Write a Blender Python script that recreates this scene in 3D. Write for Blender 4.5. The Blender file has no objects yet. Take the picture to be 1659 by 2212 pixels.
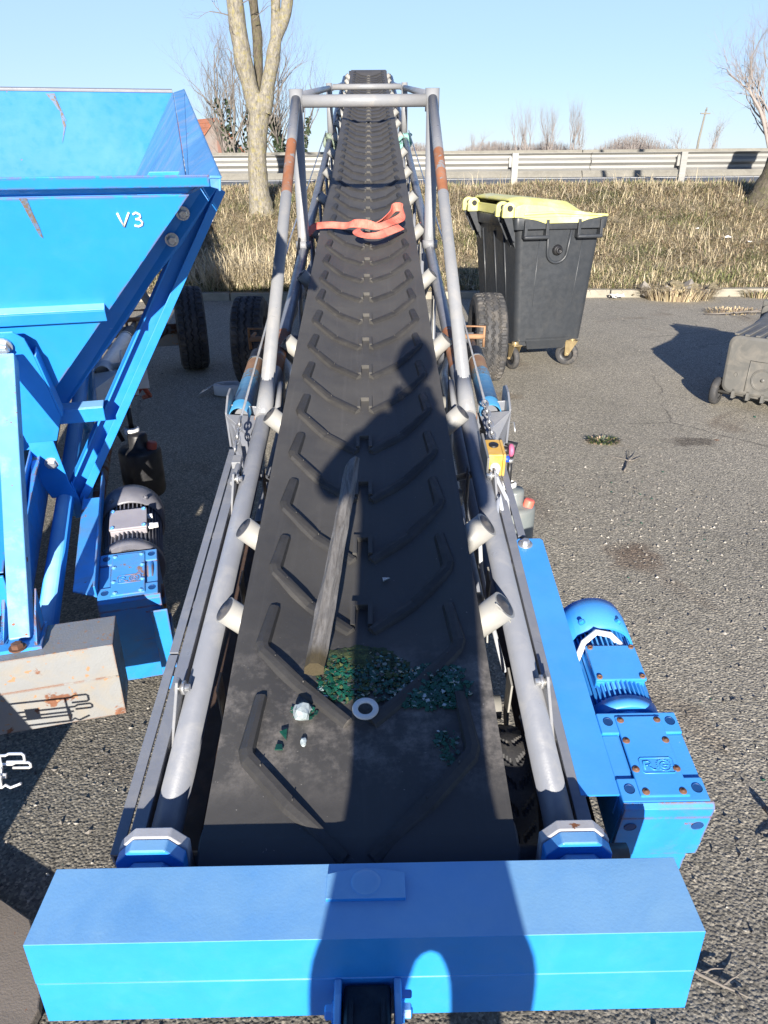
import bpy, bmesh, math, random
import numpy as np
from mathutils import Vector, Matrix, noise
R = math.radians
rng = random.Random(7)
C = bpy.context.scene.collection
scene = bpy.context.scene

# ------------------------------------------------------------------ camera, sky, sun, exposure
cam_d = bpy.data.cameras.new("camera")
cam_d.sensor_fit = 'VERTICAL'
cam_d.sensor_height = 36.0
cam_d.lens = 36.0 * 1598.0 / 2212.0
cam_d.clip_start = 0.02
cam_d.clip_end = 6000
cam = bpy.data.objects.new("camera", cam_d)
C.objects.link(cam)
PITCH, ROLL = R(25.4), R(0.5)
f_ = Vector((0, math.cos(PITCH), -math.sin(PITCH)))
r0 = Vector((1, 0, 0)); u0 = r0.cross(f_)
r_ = r0 * math.cos(ROLL) - u0 * math.sin(ROLL)
u_ = u0 * math.cos(ROLL) + r0 * math.sin(ROLL)
M = Matrix((r_, u_, -f_)).transposed().to_4x4()
M.translation = Vector((0, 0, 1.65))
cam.matrix_world = M
scene.camera = cam

SUN_EL, SUN_AZ = R(16.3), R(182.32)       # sun stands low behind the photographer
w = bpy.data.worlds.new("World"); scene.world = w; w.use_nodes = True
nt = w.node_tree
sky = nt.nodes.new('ShaderNodeTexSky'); sky.sky_type = 'NISHITA'
sky.sun_disc = False; sky.sun_elevation = SUN_EL; sky.sun_rotation = SUN_AZ
sky.air_density = 1.0; sky.dust_density = 0.0; sky.ozone_density = 1.6; sky.altitude = 0
bg = nt.nodes['Background']; bg.inputs[1].default_value = 0.06
tint = nt.nodes.new('ShaderNodeMix'); tint.data_type = 'RGBA'; tint.blend_type = 'MULTIPLY'; tint.inputs[0].default_value = 1
tint.inputs[7].default_value = (0.72, 0.78, 1.15, 1)
veil = nt.nodes.new('ShaderNodeMix'); veil.data_type = 'RGBA'; veil.inputs[0].default_value = 0.6   # thin even haze of a winter sky, thickest low down
tcw = nt.nodes.new('ShaderNodeTexCoord'); sxw = nt.nodes.new('ShaderNodeSeparateXYZ'); nt.links.new(tcw.outputs['Generated'], sxw.inputs[0])
mrw = nt.nodes.new('ShaderNodeMapRange'); mrw.inputs[1].default_value = 0.16; mrw.inputs[2].default_value = 0.5; mrw.inputs[3].default_value = 0.64; mrw.inputs[4].default_value = 0.0
nt.links.new(sxw.outputs[2], mrw.inputs[0]); nt.links.new(mrw.outputs[0], veil.inputs[0])
veil.inputs[7].default_value = (3.55, 5.2, 6.9, 1)
nt.links.new(sky.outputs[0], tint.inputs[6]); nt.links.new(tint.outputs[2], veil.inputs[6]); nt.links.new(veil.outputs[2], bg.inputs[0])
sun_d = bpy.data.lights.new("sun", 'SUN'); sun_d.energy = 4.6; sun_d.angle = R(0.55); sun_d.color = (1.0, 0.93, 0.83)
sun = bpy.data.objects.new("sun", sun_d); C.objects.link(sun)
sdir = Vector((0.03874, 0.95905, -0.28072))
sun.rotation_euler = sdir.to_track_quat('-Z', 'Y').to_euler()
sun.location = (-2, -10, 12)
scene.view_settings.view_transform = 'Standard'
scene.view_settings.look = 'None'
scene.view_settings.gamma = 1
scene.view_settings.exposure = 1.4

# ------------------------------------------------------------------ materials
def nodes_of(name):
    m = bpy.data.materials.new(name); m.use_nodes = True
    t = m.node_tree
    return m, t, t.nodes['Principled BSDF']
def noise_node(t, scale, detail=4, rough=0.6, dist=0.0, vec=None):
    n = t.nodes.new('ShaderNodeTexNoise'); n.inputs['Scale'].default_value = scale
    n.inputs['Detail'].default_value = detail; n.inputs['Roughness'].default_value = rough
    n.inputs['Distortion'].default_value = dist
    if vec: t.links.new(vec, n.inputs['Vector'])
    return n
def ramp(t, src, stops):
    r = t.nodes.new('ShaderNodeValToRGB')
    el = r.color_ramp.elements
    while len(el) < len(stops): el.new(0.5)
    for e, (p, c) in zip(el, stops):
        e.position = p; e.color = c if len(c) == 4 else (*c, 1)
    t.links.new(src, r.inputs[0]); return r
def mixc(t, fac, a, b, mode='MIX'):
    m = t.nodes.new('ShaderNodeMix'); m.data_type = 'RGBA'; m.blend_type = mode
    for sock, val in ((m.inputs[0], fac), (m.inputs[6], a), (m.inputs[7], b)):
        if hasattr(val, 'is_linked') or hasattr(val, 'links'): t.links.new(val, sock)
        elif isinstance(val, (int, float)): sock.default_value = val
        else: sock.default_value = (*val, 1) if len(val) == 3 else val
    return m.outputs[2]
def objcoord(t, scale=None, loc=None):
    tc = t.nodes.new('ShaderNodeTexCoord'); o = tc.outputs['Object']
    if scale or loc:
        mp = t.nodes.new('ShaderNodeMapping')
        if scale: mp.inputs['Scale'].default_value = scale
        if loc: mp.inputs['Location'].default_value = loc
        t.links.new(o, mp.inputs['Vector']); o = mp.outputs[0]
    return o
def bump(t, b, h, strength=0.3, dist=0.005):
    n = t.nodes.new('ShaderNodeBump'); n.inputs['Strength'].default_value = strength
    n.inputs['Distance'].default_value = dist
    t.links.new(h, n.inputs['Height']); t.links.new(n.outputs[0], b.inputs['Normal']); return n
_k = [0]
def paint(name, col, rough=0.42, var=0.18, dirt=None, dirt_amt=0.4, chip=None, chip_scale=14, chip_thr=0.66,
          chip2=None, chip2_scale=60, chip2_thr=0.72, metal=0.0, bmp=0.12, stretch=None, spec=0.5, var_scale=3.5, dust_sheen=None, dirt_scale=9, dirt_det=8, edge=None, scratch=None):
    """aged paint: slow tint change, grime, chips down to rust"""
    m, t, b = nodes_of(name)
    _k[0] += 1.7
    oc = objcoord(t, stretch, (_k[0], _k[0] * .3, 0))
    n1 = noise_node(t, var_scale, 5, 0.65, 0.3, oc)
    lo = tuple(c * (1 - var) for c in col); hi = tuple(min(1, c * (1 + var)) for c in col)
    c = ramp(t, n1.outputs[0], [(0.3, lo), (0.7, hi)]).outputs[0]
    if dirt:
        n2 = noise_node(t, dirt_scale, dirt_det, 0.7, 0.6, oc)
        k = ramp(t, n2.outputs[0], [(0.48, (0, 0, 0)), (0.72, (dirt_amt,) * 3)])
        c = mixc(t, k.outputs[0], c, dirt)
    rg = None
    if chip:
        n3 = noise_node(t, chip_scale, 9, 0.62, 0.2, oc)
        k = ramp(t, n3.outputs[0], [(chip_thr, (0, 0, 0)), (chip_thr + 0.015, (1, 1, 1))])
        rn = noise_node(t, 70, 4, 0.6, 0, oc)
        cc = ramp(t, rn.outputs[0], [(0.3, tuple(x * .55 for x in chip)), (0.7, chip)])
        c = mixc(t, k.outputs[0], c, cc.outputs[0])
        rg = k
    if chip2:
        n4 = noise_node(t, chip2_scale, 3, 0.5, 0, oc)
        k2 = ramp(t, n4.outputs[0], [(chip2_thr, (0, 0, 0)), (chip2_thr + 0.02, (1, 1, 1))])
        c = mixc(t, k2.outputs[0], c, chip2)
    if scratch:   # scuffs and scrapes, mostly lengthwise
        ns = noise_node(t, 34, 6, 0.75, 0.4, objcoord(t, (0.10, 1, 1))); nm = noise_node(t, 3.2, 4, 0.6, 0, oc)
        ks = ramp(t, ns.outputs[0], [(0.66, (0, 0, 0)), (0.72, (0.8, 0.8, 0.8))]); km = ramp(t, nm.outputs[0], [(0.5, (0, 0, 0)), (0.62, (1, 1, 1))])
        c = mixc(t, mixc(t, 1.0, ks.outputs[0], km.outputs[0], 'MULTIPLY'), c, scratch)
        nd = noise_node(t, 26, 6, 0.8, 0.2, oc); kd = ramp(t, nd.outputs[0], [(0.68, (0, 0, 0)), (0.73, (.75, .75, .75))])
        c = mixc(t, kd.outputs[0], c, (0.05, 0.10, 0.17))
    if edge:      # paint worn to rust along edges
        bv = t.nodes.new('ShaderNodeBevel'); bv.samples = 4; bv.inputs['Radius'].default_value = edge
        g2 = t.nodes.new('ShaderNodeNewGeometry'); dp = t.nodes.new('ShaderNodeVectorMath'); dp.operation = 'DOT_PRODUCT'
        t.links.new(bv.outputs[0], dp.inputs[0]); t.links.new(g2.outputs['True Normal'], dp.inputs[1])
        n6 = noise_node(t, 16, 8, 0.7, 0.3, oc)
        k6 = ramp(t, dp.outputs['Value'], [(0.86, (1, 1, 1)), (0.985, (0, 0, 0))]); k7 = ramp(t, n6.outputs[0], [(0.45, (0, 0, 0)), (0.53, (1, 1, 1))])
        c = mixc(t, mixc(t, 1.0, k6.outputs[0], k7.outputs[0], 'MULTIPLY'), c, (0.17, 0.07, 0.03))
    if dust_sheen:      # upward faces paler: dust, plus the sunlit sheen put into the colour
        g = t.nodes.new('ShaderNodeNewGeometry'); sx = t.nodes.new('ShaderNodeSeparateXYZ'); t.links.new(g.outputs['True Normal'], sx.inputs[0])
        k3 = ramp(t, sx.outputs[2], [(0.55, (0, 0, 0)), (0.95, (1, 1, 1))])
        n5 = noise_node(t, 5, 6, 0.7, 0.4, oc); k4 = ramp(t, n5.outputs[0], [(0.25, (dust_sheen[3] * .55,) * 3), (0.7, (dust_sheen[3],) * 3)])
        c = mixc(t, mixc(t, 1.0, k3.outputs[0], k4.outputs[0], 'MULTIPLY'), c, dust_sheen[:3])
    t.links.new(c, b.inputs['Base Color'])
    b.inputs['Metallic'].default_value = metal
    b.inputs['Specular IOR Level'].default_value = spec
    nr = noise_node(t, 22, 4, 0.6, 0, oc)
    rr = ramp(t, nr.outputs[0], [(0.3, (max(0, rough - .1),) * 3), (0.7, (min(1, rough + .12),) * 3)])
    ro = rr.outputs[0]
    if rg: ro = mixc(t, rg.outputs[0], ro, (0.9, 0.9, 0.9))
    t.links.new(ro, b.inputs['Roughness'])
    if bmp:
        nb = noise_node(t, 180, 3, 0.6, 0, oc)
        bump(t, b, nb.outputs[0], bmp, 0.002)
    return m

RUST = (0.24, 0.09, 0.035)
BLUE = (0.020, 0.228, 0.63)
MT = {}
MT['blue'] = paint('blue_paint', BLUE, 0.40, 0.10, (0.06, 0.25, 0.52), 0.35, RUST, 7, 0.80, (0.5, 0.65, 0.8), 55, 0.80, dust_sheen=(0.44, 0.68, 0.76, 0.50), scratch=(0.45, 0.62, 0.74))
MT['blue_gear'] = paint('gear_blue_paint', BLUE, 0.38, 0.10, (0.05, 0.24, 0.50), 0.35, RUST, 7, 0.79, (0.4, 0.58, 0.72), 55, 0.80, dust_sheen=(0.44, 0.66, 0.76, 0.10))
MT['blue_rusty'] = paint('blue_paint_rusty', (0.020, 0.235, 0.61), 0.45, 0.15, (0.12, 0.13, 0.12), 0.45, RUST, 8, 0.665, RUST, 60, 0.77, edge=0.009, dust_sheen=(0.40, 0.62, 0.72, 0.12))
MT['blue_hopper'] = paint('blue_hopper_paint', (0.020, 0.245, 0.66), 0.38, 0.07, (0.05, 0.25, 0.56), 0.3, RUST, 10, 0.765, (0.4, 0.55, 0.7), 50, 0.81, edge=0.012)
MT['blue_inner'] = paint('hopper_inner_paint', (0.07, 0.24, 0.52), 0.5, 0.2, (0.34, 0.34, 0.36), 0.5, (0.42, 0.25, 0.17), 6, 0.66, RUST, 40, 0.74, stretch=(1.0, 1.0, 0.35))
MT['blue_rear'] = paint('hopper_rear_paint', (0.018, 0.165, 0.52), 0.45, 0.10, (0.11, 0.25, 0.44), 0.3, (0.20, 0.13, 0.09), 5, 0.74, RUST, 30, 0.77, var_scale=0.9, dirt_scale=2.2, dirt_det=3)
MT['blue_pale'] = paint('pale_blue_paint', (0.12, 0.31, 0.54), 0.4, 0.15, (0.40, 0.50, 0.56), 0.5, RUST, 24, 0.665, RUST, 80, 0.70)
MT['grey'] = paint('grey_tube_paint', (0.165, 0.175, 0.20), 0.36, 0.08, (0.30, 0.29, 0.27), 0.4, RUST, 12, 0.80, (0.2, 0.16, 0.13), 80, 0.80)
MT['grey_rusty'] = paint('grey_paint_rusty', (0.42, 0.42, 0.43), 0.45, 0.1, (0.3, 0.26, 0.22), 0.4, RUST, 9, 0.60)
MT['primer'] = paint('rust_primer', (0.25, 0.098, 0.045), 0.75, 0.25, (0.20, 0.17, 0.15), 0.75, None, chip2=(0.2, 0.2, 0.21), chip2_scale=26, chip2_thr=0.62, dirt_scale=14)
MT['silver'] = paint('silver_paint', (0.215, 0.22, 0.23), 0.34, 0.06, (0.4, 0.36, 0.3), 0.3, RUST, 20, 0.80, (0.35, 0.2, 0.12), 50, 0.80)
MT['roller'] = paint('roller_white', (0.27, 0.265, 0.245), 0.45, 0.1, (0.35, 0.32, 0.28), 0.5, None, chip2=(0.3, 0.2, 0.14), chip2_scale=70, chip2_thr=0.76)
MT['beam_white'] = paint('beam_cream_paint', (0.20, 0.205, 0.205), 0.6, 0.12, (0.26, 0.21, 0.14), 0.6, (0.20, 0.085, 0.045), 6.5, 0.60, (0.30, 0.17, 0.09), 55, 0.655, bmp=0.4, edge=0.008)
MT['skirt_rust_gap_shade'] = paint('rusty_steel_gap_shade', (0.05, 0.03, 0.022), 0.85, 0.4, (0.12, 0.06, 0.035), 0.6)  # rust of the skirts; its darkness also stands for the gap shade
MT['cap'] = paint('bearing_cap', (0.05, 0.05, 0.055), 0.5, 0.2, (0.2, 0.18, 0.15), 0.5)
MT['blue_hole_shade'] = paint('blue_hole_shade', (0.008, 0.05, 0.17), 0.5, 0.2)  # recess shade put into the darker blue of flat hole discs
MT['zinc'] = paint('zinc_steel', (0.55, 0.55, 0.54), 0.33, 0.15, (0.3, 0.22, 0.15), 0.5, None, metal=0.75)
MT['galv'] = paint('galvanised_rail', (0.22, 0.22, 0.21), 0.5, 0.12, (0.35, 0.32, 0.28), 0.5, None, metal=0.25, stretch=(0.3, 1, 4))
MT['rusty_bolt'] = paint('rusty_bolt', (0.13, 0.06, 0.035), 0.8, 0.35, (0.45, 0.3, 0.2), 0.4)
MT['motor_grey'] = paint('motor_grey', (0.13, 0.13, 0.15), 0.4, 0.1, (0.25, 0.24, 0.24), 0.4)
MT['tbox_grey'] = paint('terminal_grey', (0.30, 0.28, 0.30), 0.5, 0.1, (0.4, 0.38, 0.36), 0.4)
MT['black'] = paint('black_plastic', (0.012, 0.012, 0.014), 0.45, 0.2, (0.06, 0.06, 0.055), 0.5)
MT['white_plastic'] = paint('white_plastic', (0.72, 0.72, 0.70), 0.4, 0.05, (0.5, 0.47, 0.42), 0.4)
MT['cable'] = paint('grey_cable', (0.45, 0.47, 0.50), 0.5, 0.05)
MT['tank_grey'] = paint('tank_grey', (0.15, 0.17, 0.17), 0.42, 0.1, (0.25, 0.23, 0.2), 0.5)
MT['red'] = paint('red_cap', (0.75, 0.12, 0.08), 0.45, 0.12, (0.6, 0.3, 0.25), 0.4)
MT['red_dark'] = paint('pump_red', (0.40, 0.07, 0.04), 0.6, 0.2, (0.1, 0.08, 0.08), 0.6)
MT['yellow_box'] = paint('yellow_box', (0.50, 0.30, 0.06), 0.5, 0.1, (0.62, 0.5, 0.3), 0.6)
MT['purple'] = paint('faded_red_button', (0.5, 0.12, 0.22), 0.5, 0.1)
MT['blue_button'] = paint('blue_button', (0.02, 0.08, 0.5), 0.4, 0.1)
MT['bin_grey'] = paint('bin_anthracite', (0.030, 0.034, 0.040), 0.42, 0.08, (0.06, 0.058, 0.055), 0.35, None, chip2=(0.2, 0.2, 0.2), chip2_scale=28, chip2_thr=0.83)
MT['bin_lid'] = paint('bin_lid_yellow', (0.60, 0.575, 0.19), 0.45, 0.06, (0.55, 0.54, 0.42), 0.75, None, dirt_scale=4, dirt_det=5)
MT['bin_old'] = paint('old_bin_grey', (0.115, 0.113, 0.105), 0.55, 0.15, (0.22, 0.20, 0.17), 0.6, None, chip2=(0.3, 0.29, 0.26), chip2_scale=35, chip2_thr=0.74)
MT['gold'] = paint('zinc_yellow', (0.36, 0.28, 0.15), 0.38, 0.15, (0.4, 0.3, 0.18), 0.5, None, metal=0.6)
MT['concrete'] = paint('concrete', (0.17, 0.16, 0.135), 0.9, 0.14, (0.24, 0.23, 0.20), 0.6, None, bmp=0.5)
MT['kerb'] = paint('kerb_stone', (0.27, 0.245, 0.195), 0.9, 0.16, (0.25, 0.23, 0.18), 0.6, None, bmp=0.6, var_scale=6)
MT['brick'] = None
MT['roof'] = paint('roof_tiles', (0.30, 0.11, 0.06), 0.8, 0.2, (0.3, 0.16, 0.1), 0.5, None)
MT['paper'] = paint('litter_white', (0.72, 0.70, 0.66), 0.7, 0.1, (0.5, 0.45, 0.38), 0.4)
MT['green_cloth'] = paint('green_cloth', (0.22, 0.27, 0.20), 0.9, 0.3, (0.3, 0.33, 0.3), 0.5)
MT['teal_cloth'] = paint('teal_cloth', (0.20, 0.42, 0.36), 0.9, 0.25, (0.35, 0.45, 0.42), 0.5)
MT['washer'] = paint('washer_steel', (0.72, 0.70, 0.66), 0.5, 0.08, (0.42, 0.36, 0.28), 0.5, None)
MT['plate'] = paint('brown_steel_plate', (0.20, 0.17, 0.14), 0.7, 0.18, (0.14, 0.13, 0.11), 0.5, (0.40, 0.16, 0.06), 5, 0.70, RUST, 40, 0.7, bmp=0.4)
MT['chrome_wire'] = paint('bright_wire', (0.75, 0.75, 0.75), 0.3, 0.05, None, metal=0.5)
MT['asph_road'] = paint('road_asphalt', (0.11, 0.12, 0.13), 0.9, 0.1, (0.16, 0.16, 0.155), 0.5, None, bmp=0.6)
MT['line'] = paint('road_line', (0.75, 0.75, 0.72), 0.7, 0.06, (0.5, 0.5, 0.47), 0.4)
MT['leaf_dark'] = paint('ivy_leaf', (0.035, 0.05, 0.025), 0.5, 0.4)
MT['leaf_olive'] = paint('weed_leaf', (0.10, 0.13, 0.035), 0.6, 0.4)
MT['skin'] = paint('skin', (0.55, 0.34, 0.25), 0.5, 0.06)
MT['coat'] = paint('dark_coat', (0.03, 0.035, 0.05), 0.85, 0.2)
MT['hair'] = paint('brown_hair', (0.06, 0.035, 0.02), 0.6, 0.3)
MT['glass_green'] = paint('green_glass', (0.008, 0.065, 0.042), 0.12, 0.5, (0.01, 0.05, 0.03), 0.5, None, bmp=0, spec=0.8, var_scale=30)
MT['glass_clear'] = paint('clear_glass', (0.33, 0.38, 0.385), 0.15, 0.3, (0.3, 0.36, 0.36), 0.4, None, bmp=0.3, spec=0.8, var_scale=60)

def rubber_belt():
    m, t, b = nodes_of('belt_rubber')
    oc = objcoord(t)
    n1 = noise_node(t, 2.5, 7, 0.7, 0.5, oc)
    c = ramp(t, n1.outputs[0], [(0.3, (0.050, 0.0475, 0.0445)), (0.7, (0.082, 0.078, 0.072))]).outputs[0]
    # lengthwise scuffs
    n2 = noise_node(t, 30, 5, 0.7, 0, objcoord(t, (1.6, 0.05, 1)))
    c = mixc(t, ramp(t, n2.outputs[0], [(0.55, (0, 0, 0)), (0.8, (0.35, 0.35, 0.35))]).outputs[0], c, (0.12, 0.115, 0.11))
    # dried slurry near the tail
    sp = t.nodes.new('ShaderNodeSeparateXYZ'); t.links.new(oc, sp.inputs[0])
    win = ramp(t, sp.outputs[1], [(0.02, (0, 0, 0)), (0.12, (1, 1, 1)), (0.34, (1, 1, 1)), (0.5, (0, 0, 0))])
    n3 = noise_node(t, 13, 10, 0.74, 0.0, oc)
    k = ramp(t, n3.outputs[0], [(0.45, (0, 0, 0)), (0.66, (0.62, 0.62, 0.62))])
    mm = mixc(t, 1.0, k.outputs[0], win.outputs[0], 'MULTIPLY')
    c = mixc(t, mm, c, (0.30, 0.27, 0.24))
    # rubber scrubbed darker near the tail drum
    tl = t.nodes.new('ShaderNodeMapRange'); tl.inputs[1].default_value = 0.3; tl.inputs[2].default_value = 1.6; tl.inputs[3].default_value = 0.5; tl.inputs[4].default_value = 0.0
    t.links.new(sp.outputs[1], tl.inputs[0]); inv_ = t.nodes.new('ShaderNodeMath'); inv_.operation = 'MULTIPLY'; bwm = t.nodes.new('ShaderNodeRGBToBW'); t.links.new(mm, bwm.inputs[0]); om = t.nodes.new('ShaderNodeMath'); om.operation = 'SUBTRACT'; om.inputs[0].default_value = 1; t.links.new(bwm.outputs[0], om.inputs[1]); t.links.new(tl.outputs[0], inv_.inputs[0]); t.links.new(om.outputs[0], inv_.inputs[1])
    c = mixc(t, inv_.outputs[0], c, (0.026, 0.025, 0.024))
    # pale dust specks
    n4 = noise_node(t, 120, 2, 0.5, 0, oc)
    c = mixc(t, ramp(t, n4.outputs[0], [(0.74, (0, 0, 0)), (0.78, (0.5, 0.5, 0.5))]).outputs[0], c, (0.3, 0.28, 0.25))
    t.links.new(c, b.inputs['Base Color'])
    r = ramp(t, n1.outputs[0], [(0.3, (0.52,) * 3), (0.7, (0.72,) * 3)]); t.links.new(r.outputs[0], b.inputs['Roughness'])
    nb = noise_node(t, 60, 5, 0.6, 0, oc); bump(t, b, nb.outputs[0], 0.15, 0.004)
    return m
MT['belt'] = rubber_belt()
MT['cleat'] = paint('cleat_rubber', (0.030, 0.0285, 0.027), 0.6, 0.25, (0.06, 0.056, 0.05), 0.5, None, bmp=0.2, var_scale=6)
MT['tyre'] = paint('tyre_rubber', (0.042, 0.042, 0.044), 0.75, 0.2, (0.17, 0.15, 0.125), 0.65, None, bmp=0.3, var_scale=8)

def asphalt():
    m, t, b = nodes_of('yard_asphalt')
    oc = objcoord(t)
    big = noise_node(t, 0.55, 6, 0.65, 0.4, oc)
    mid = noise_node(t, 6, 7, 0.7, 0.2, oc)
    c = ramp(t, big.outputs[0], [(0.32, (0.265, 0.245, 0.198)), (0.68, (0.365, 0.333, 0.268))]).outputs[0]
    c = mixc(t, ramp(t, mid.outputs[0], [(0.4, (0, 0, 0)), (0.75, (0.55, 0.55, 0.55))]).outputs[0], c, (0.33, 0.30, 0.25))
    # rusty / oily stains
    st = noise_node(t, 1.3, 3, 0.5, 0.6, objcoord(t, None, (3.1, 7.7, 0)))
    c = mixc(t, ramp(t, st.outputs[0], [(0.62, (0, 0, 0)), (0.74, (0.5, 0.5, 0.5))]).outputs[0], c, (0.13, 0.085, 0.055))
    # damp stain with a rusty heart, and fine cracks
    def blot(cx, cy, rx, ry, col, amt, cc):
        mp = t.nodes.new('ShaderNodeMapping'); mp.inputs['Location'].default_value = (-cx / rx, -cy / ry, 0); mp.inputs['Scale'].default_value = (1 / rx, 1 / ry, 0)
        t.links.new(oc, mp.inputs['Vector']); ln = t.nodes.new('ShaderNodeVectorMath'); ln.operation = 'LENGTH'; t.links.new(mp.outputs[0], ln.inputs[0])
        nn = noise_node(t, 9, 5, 0.6, 0, oc); aa = t.nodes.new('ShaderNodeMath'); aa.operation = 'MULTIPLY_ADD'; t.links.new(nn.outputs[0], aa.inputs[0]); aa.inputs[1].default_value = 0.9; t.links.new(ln.outputs['Value'], aa.inputs[2])
        return mixc(t, ramp(t, aa.outputs[0], [(0.75, (amt,) * 3), (1.0, (0, 0, 0))]).outputs[0], cc, col)
    c = blot(1.98, 4.49, .36, .18, (0.115, 0.098, 0.078), .75, c); c = blot(2.16, 4.52, .045, .03, (0.24, 0.10, 0.04), .9, c)
    c = blot(1.15, 2.95, .30, .30, (0.17, 0.12, 0.085), .6, c); c = blot(.9, 5.55, .35, .25, (0.21, 0.165, 0.11), .6, c)
    cr = t.nodes.new('ShaderNodeTexVoronoi'); cr.feature = 'DISTANCE_TO_EDGE'; cr.inputs['Scale'].default_value = 0.42; cr.inputs['Randomness'].default_value = 1
    cn = noise_node(t, 3, 6, 0.7, 0, oc); cm = t.nodes.new('ShaderNodeMix'); cm.data_type = 'RGBA'; cm.inputs[0].default_value = 0.16; t.links.new(oc, cm.inputs[6]); t.links.new(cn.outputs[1], cm.inputs[7]); t.links.new(cm.outputs[2], cr.inputs['Vector'])
    ck = ramp(t, cr.outputs['Distance'], [(0.0, (1, 1, 1)), (0.004, (0, 0, 0))]); cg = noise_node(t, .7, 3, .5, 0, oc); ckk = ramp(t, cg.outputs[0], [(0.52, (0, 0, 0)), (0.6, (.7, .7, .7))])
    c = mixc(t, mixc(t, 1.0, ck.outputs[0], ckk.outputs[0], 'MULTIPLY'), c, (0.05, 0.047, 0.043))
    # coarser, darker patch of older surfacing round the drawbars
    spx = t.nodes.new('ShaderNodeSeparateXYZ'); t.links.new(oc, spx.inputs[0])
    pe = noise_node(t, 1.7, 5, 0.6, 0, oc)
    ad = t.nodes.new('ShaderNodeMath'); ad.operation = 'MULTIPLY_ADD'; t.links.new(pe.outputs[0], ad.inputs[0]); ad.inputs[1].default_value = 1.2; t.links.new(spx.outputs[1], ad.inputs[2])
    adx = t.nodes.new('ShaderNodeMath'); adx.operation = 'MULTIPLY_ADD'; t.links.new(spx.outputs[0], adx.inputs[0]); adx.inputs[1].default_value = 1.0; t.links.new(ad.outputs[0], adx.inputs[2])
    mr = t.nodes.new('ShaderNodeMapRange'); mr.inputs[1].default_value = 2.2; mr.inputs[2].default_value = 3.6; mr.inputs[3].default_value = 0.55; mr.inputs[4].default_value = 0.0
    t.links.new(adx.outputs[0], mr.inputs[0])
    c = mixc(t, mr.outputs[0], c, (0.12, 0.113, 0.102))
    # aggregate
    v = t.nodes.new('ShaderNodeTexVoronoi'); v.inputs['Scale'].default_value = 150; t.links.new(oc, v.inputs['Vector'])
    bw = t.nodes.new('ShaderNodeRGBToBW'); t.links.new(v.outputs['Color'], bw.inputs[0])
    ag = ramp(t, bw.outputs[0], [(0.1, (0.5, 0.5, 0.5)), (0.65, (1, 1, 1)), (0.93, (1.7, 1.66, 1.58))])
    c = mixc(t, 1.0, c, ag.outputs[0], 'MULTIPLY')
    t.links.new(c, b.inputs['Base Color']); b.inputs['Roughness'].default_value = 0.92
    b.inputs['Specular IOR Level'].default_value = 0.25
    v2 = t.nodes.new('ShaderNodeTexVoronoi'); v2.inputs['Scale'].default_value = 120; t.links.new(oc, v2.inputs['Vector'])
    nb = noise_node(t, 40, 4, 0.7, 0, oc)
    inv = t.nodes.new('ShaderNodeMath'); inv.operation = 'MULTIPLY_ADD'
    t.links.new(v2.outputs['Distance'], inv.inputs[0]); inv.inputs[1].default_value = -0.9
    t.links.new(nb.outputs[0], inv.inputs[2])
    bump(t, b, inv.outputs[0], 0.62, 0.005)
    return m
MT['asphalt'] = asphalt()

def brick():
    m, t, b = nodes_of('red_brick')
    oc = objcoord(t)
    br = t.nodes.new('ShaderNodeTexBrick'); br.inputs['Scale'].default_value = 4
    br.inputs['Color1'].default_value = (0.19, 0.085, 0.06, 1); br.inputs['Color2'].default_value = (0.24, 0.115, 0.085, 1)
    br.inputs['Mortar'].default_value = (0.24, 0.21, 0.19, 1)
    t.links.new(oc, br.inputs['Vector'])
    n = noise_node(t, 1.2, 4, 0.6, 0, oc)
    c = mixc(t, ramp(t, n.outputs[0], [(0.4, (0, 0, 0)), (0.7, (0.6, 0.6, 0.6))]).outputs[0], br.outputs[0], (0.22, 0.14, 0.11))
    t.links.new(c, b.inputs['Base Color']); b.inputs['Roughness'].default_value = 0.9
    return m
MT['brick'] = brick()

def bark(name, base, lichen, amt):
    m, t, b = nodes_of(name)
    oc = objcoord(t, (1, 1, 0.35))
    n = noise_node(t, 30, 9, 0.78, 0.5, oc)
    c = ramp(t, n.outputs[0], [(0.38, tuple(x * .3 for x in base)), (0.65, base)]).outputs[0]
    n2 = noise_node(t, 16, 9, 0.8, 0.3, objcoord(t))
    c = mixc(t, ramp(t, n2.outputs[0], [(0.50, (0, 0, 0)), (0.60, (amt,) * 3)]).outputs[0], c, lichen)
    t.links.new(c, b.inputs['Base Color']); b.inputs['Roughness'].default_value = 0.9
    bump(t, b, n.outputs[0], 0.8, 0.03)
    return m
MT['bark'] = bark('lichen_bark', (0.34, 0.31, 0.255), (0.27, 0.23, 0.075), 0.7)
MT['bark_dark'] = bark('mossy_shaded_bark', (0.15, 0.125, 0.09), (0.12, 0.12, 0.045), 0.6)
MT['twig'] = paint('twig_bark', (0.17, 0.15, 0.13), 0.9, 0.2)
MT['twig_far'] = paint('hazy_far_twig_bark', (0.27, 0.235, 0.215), 0.9, 0.15)  # paler and greyer: distance haze put into the bark colour
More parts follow.
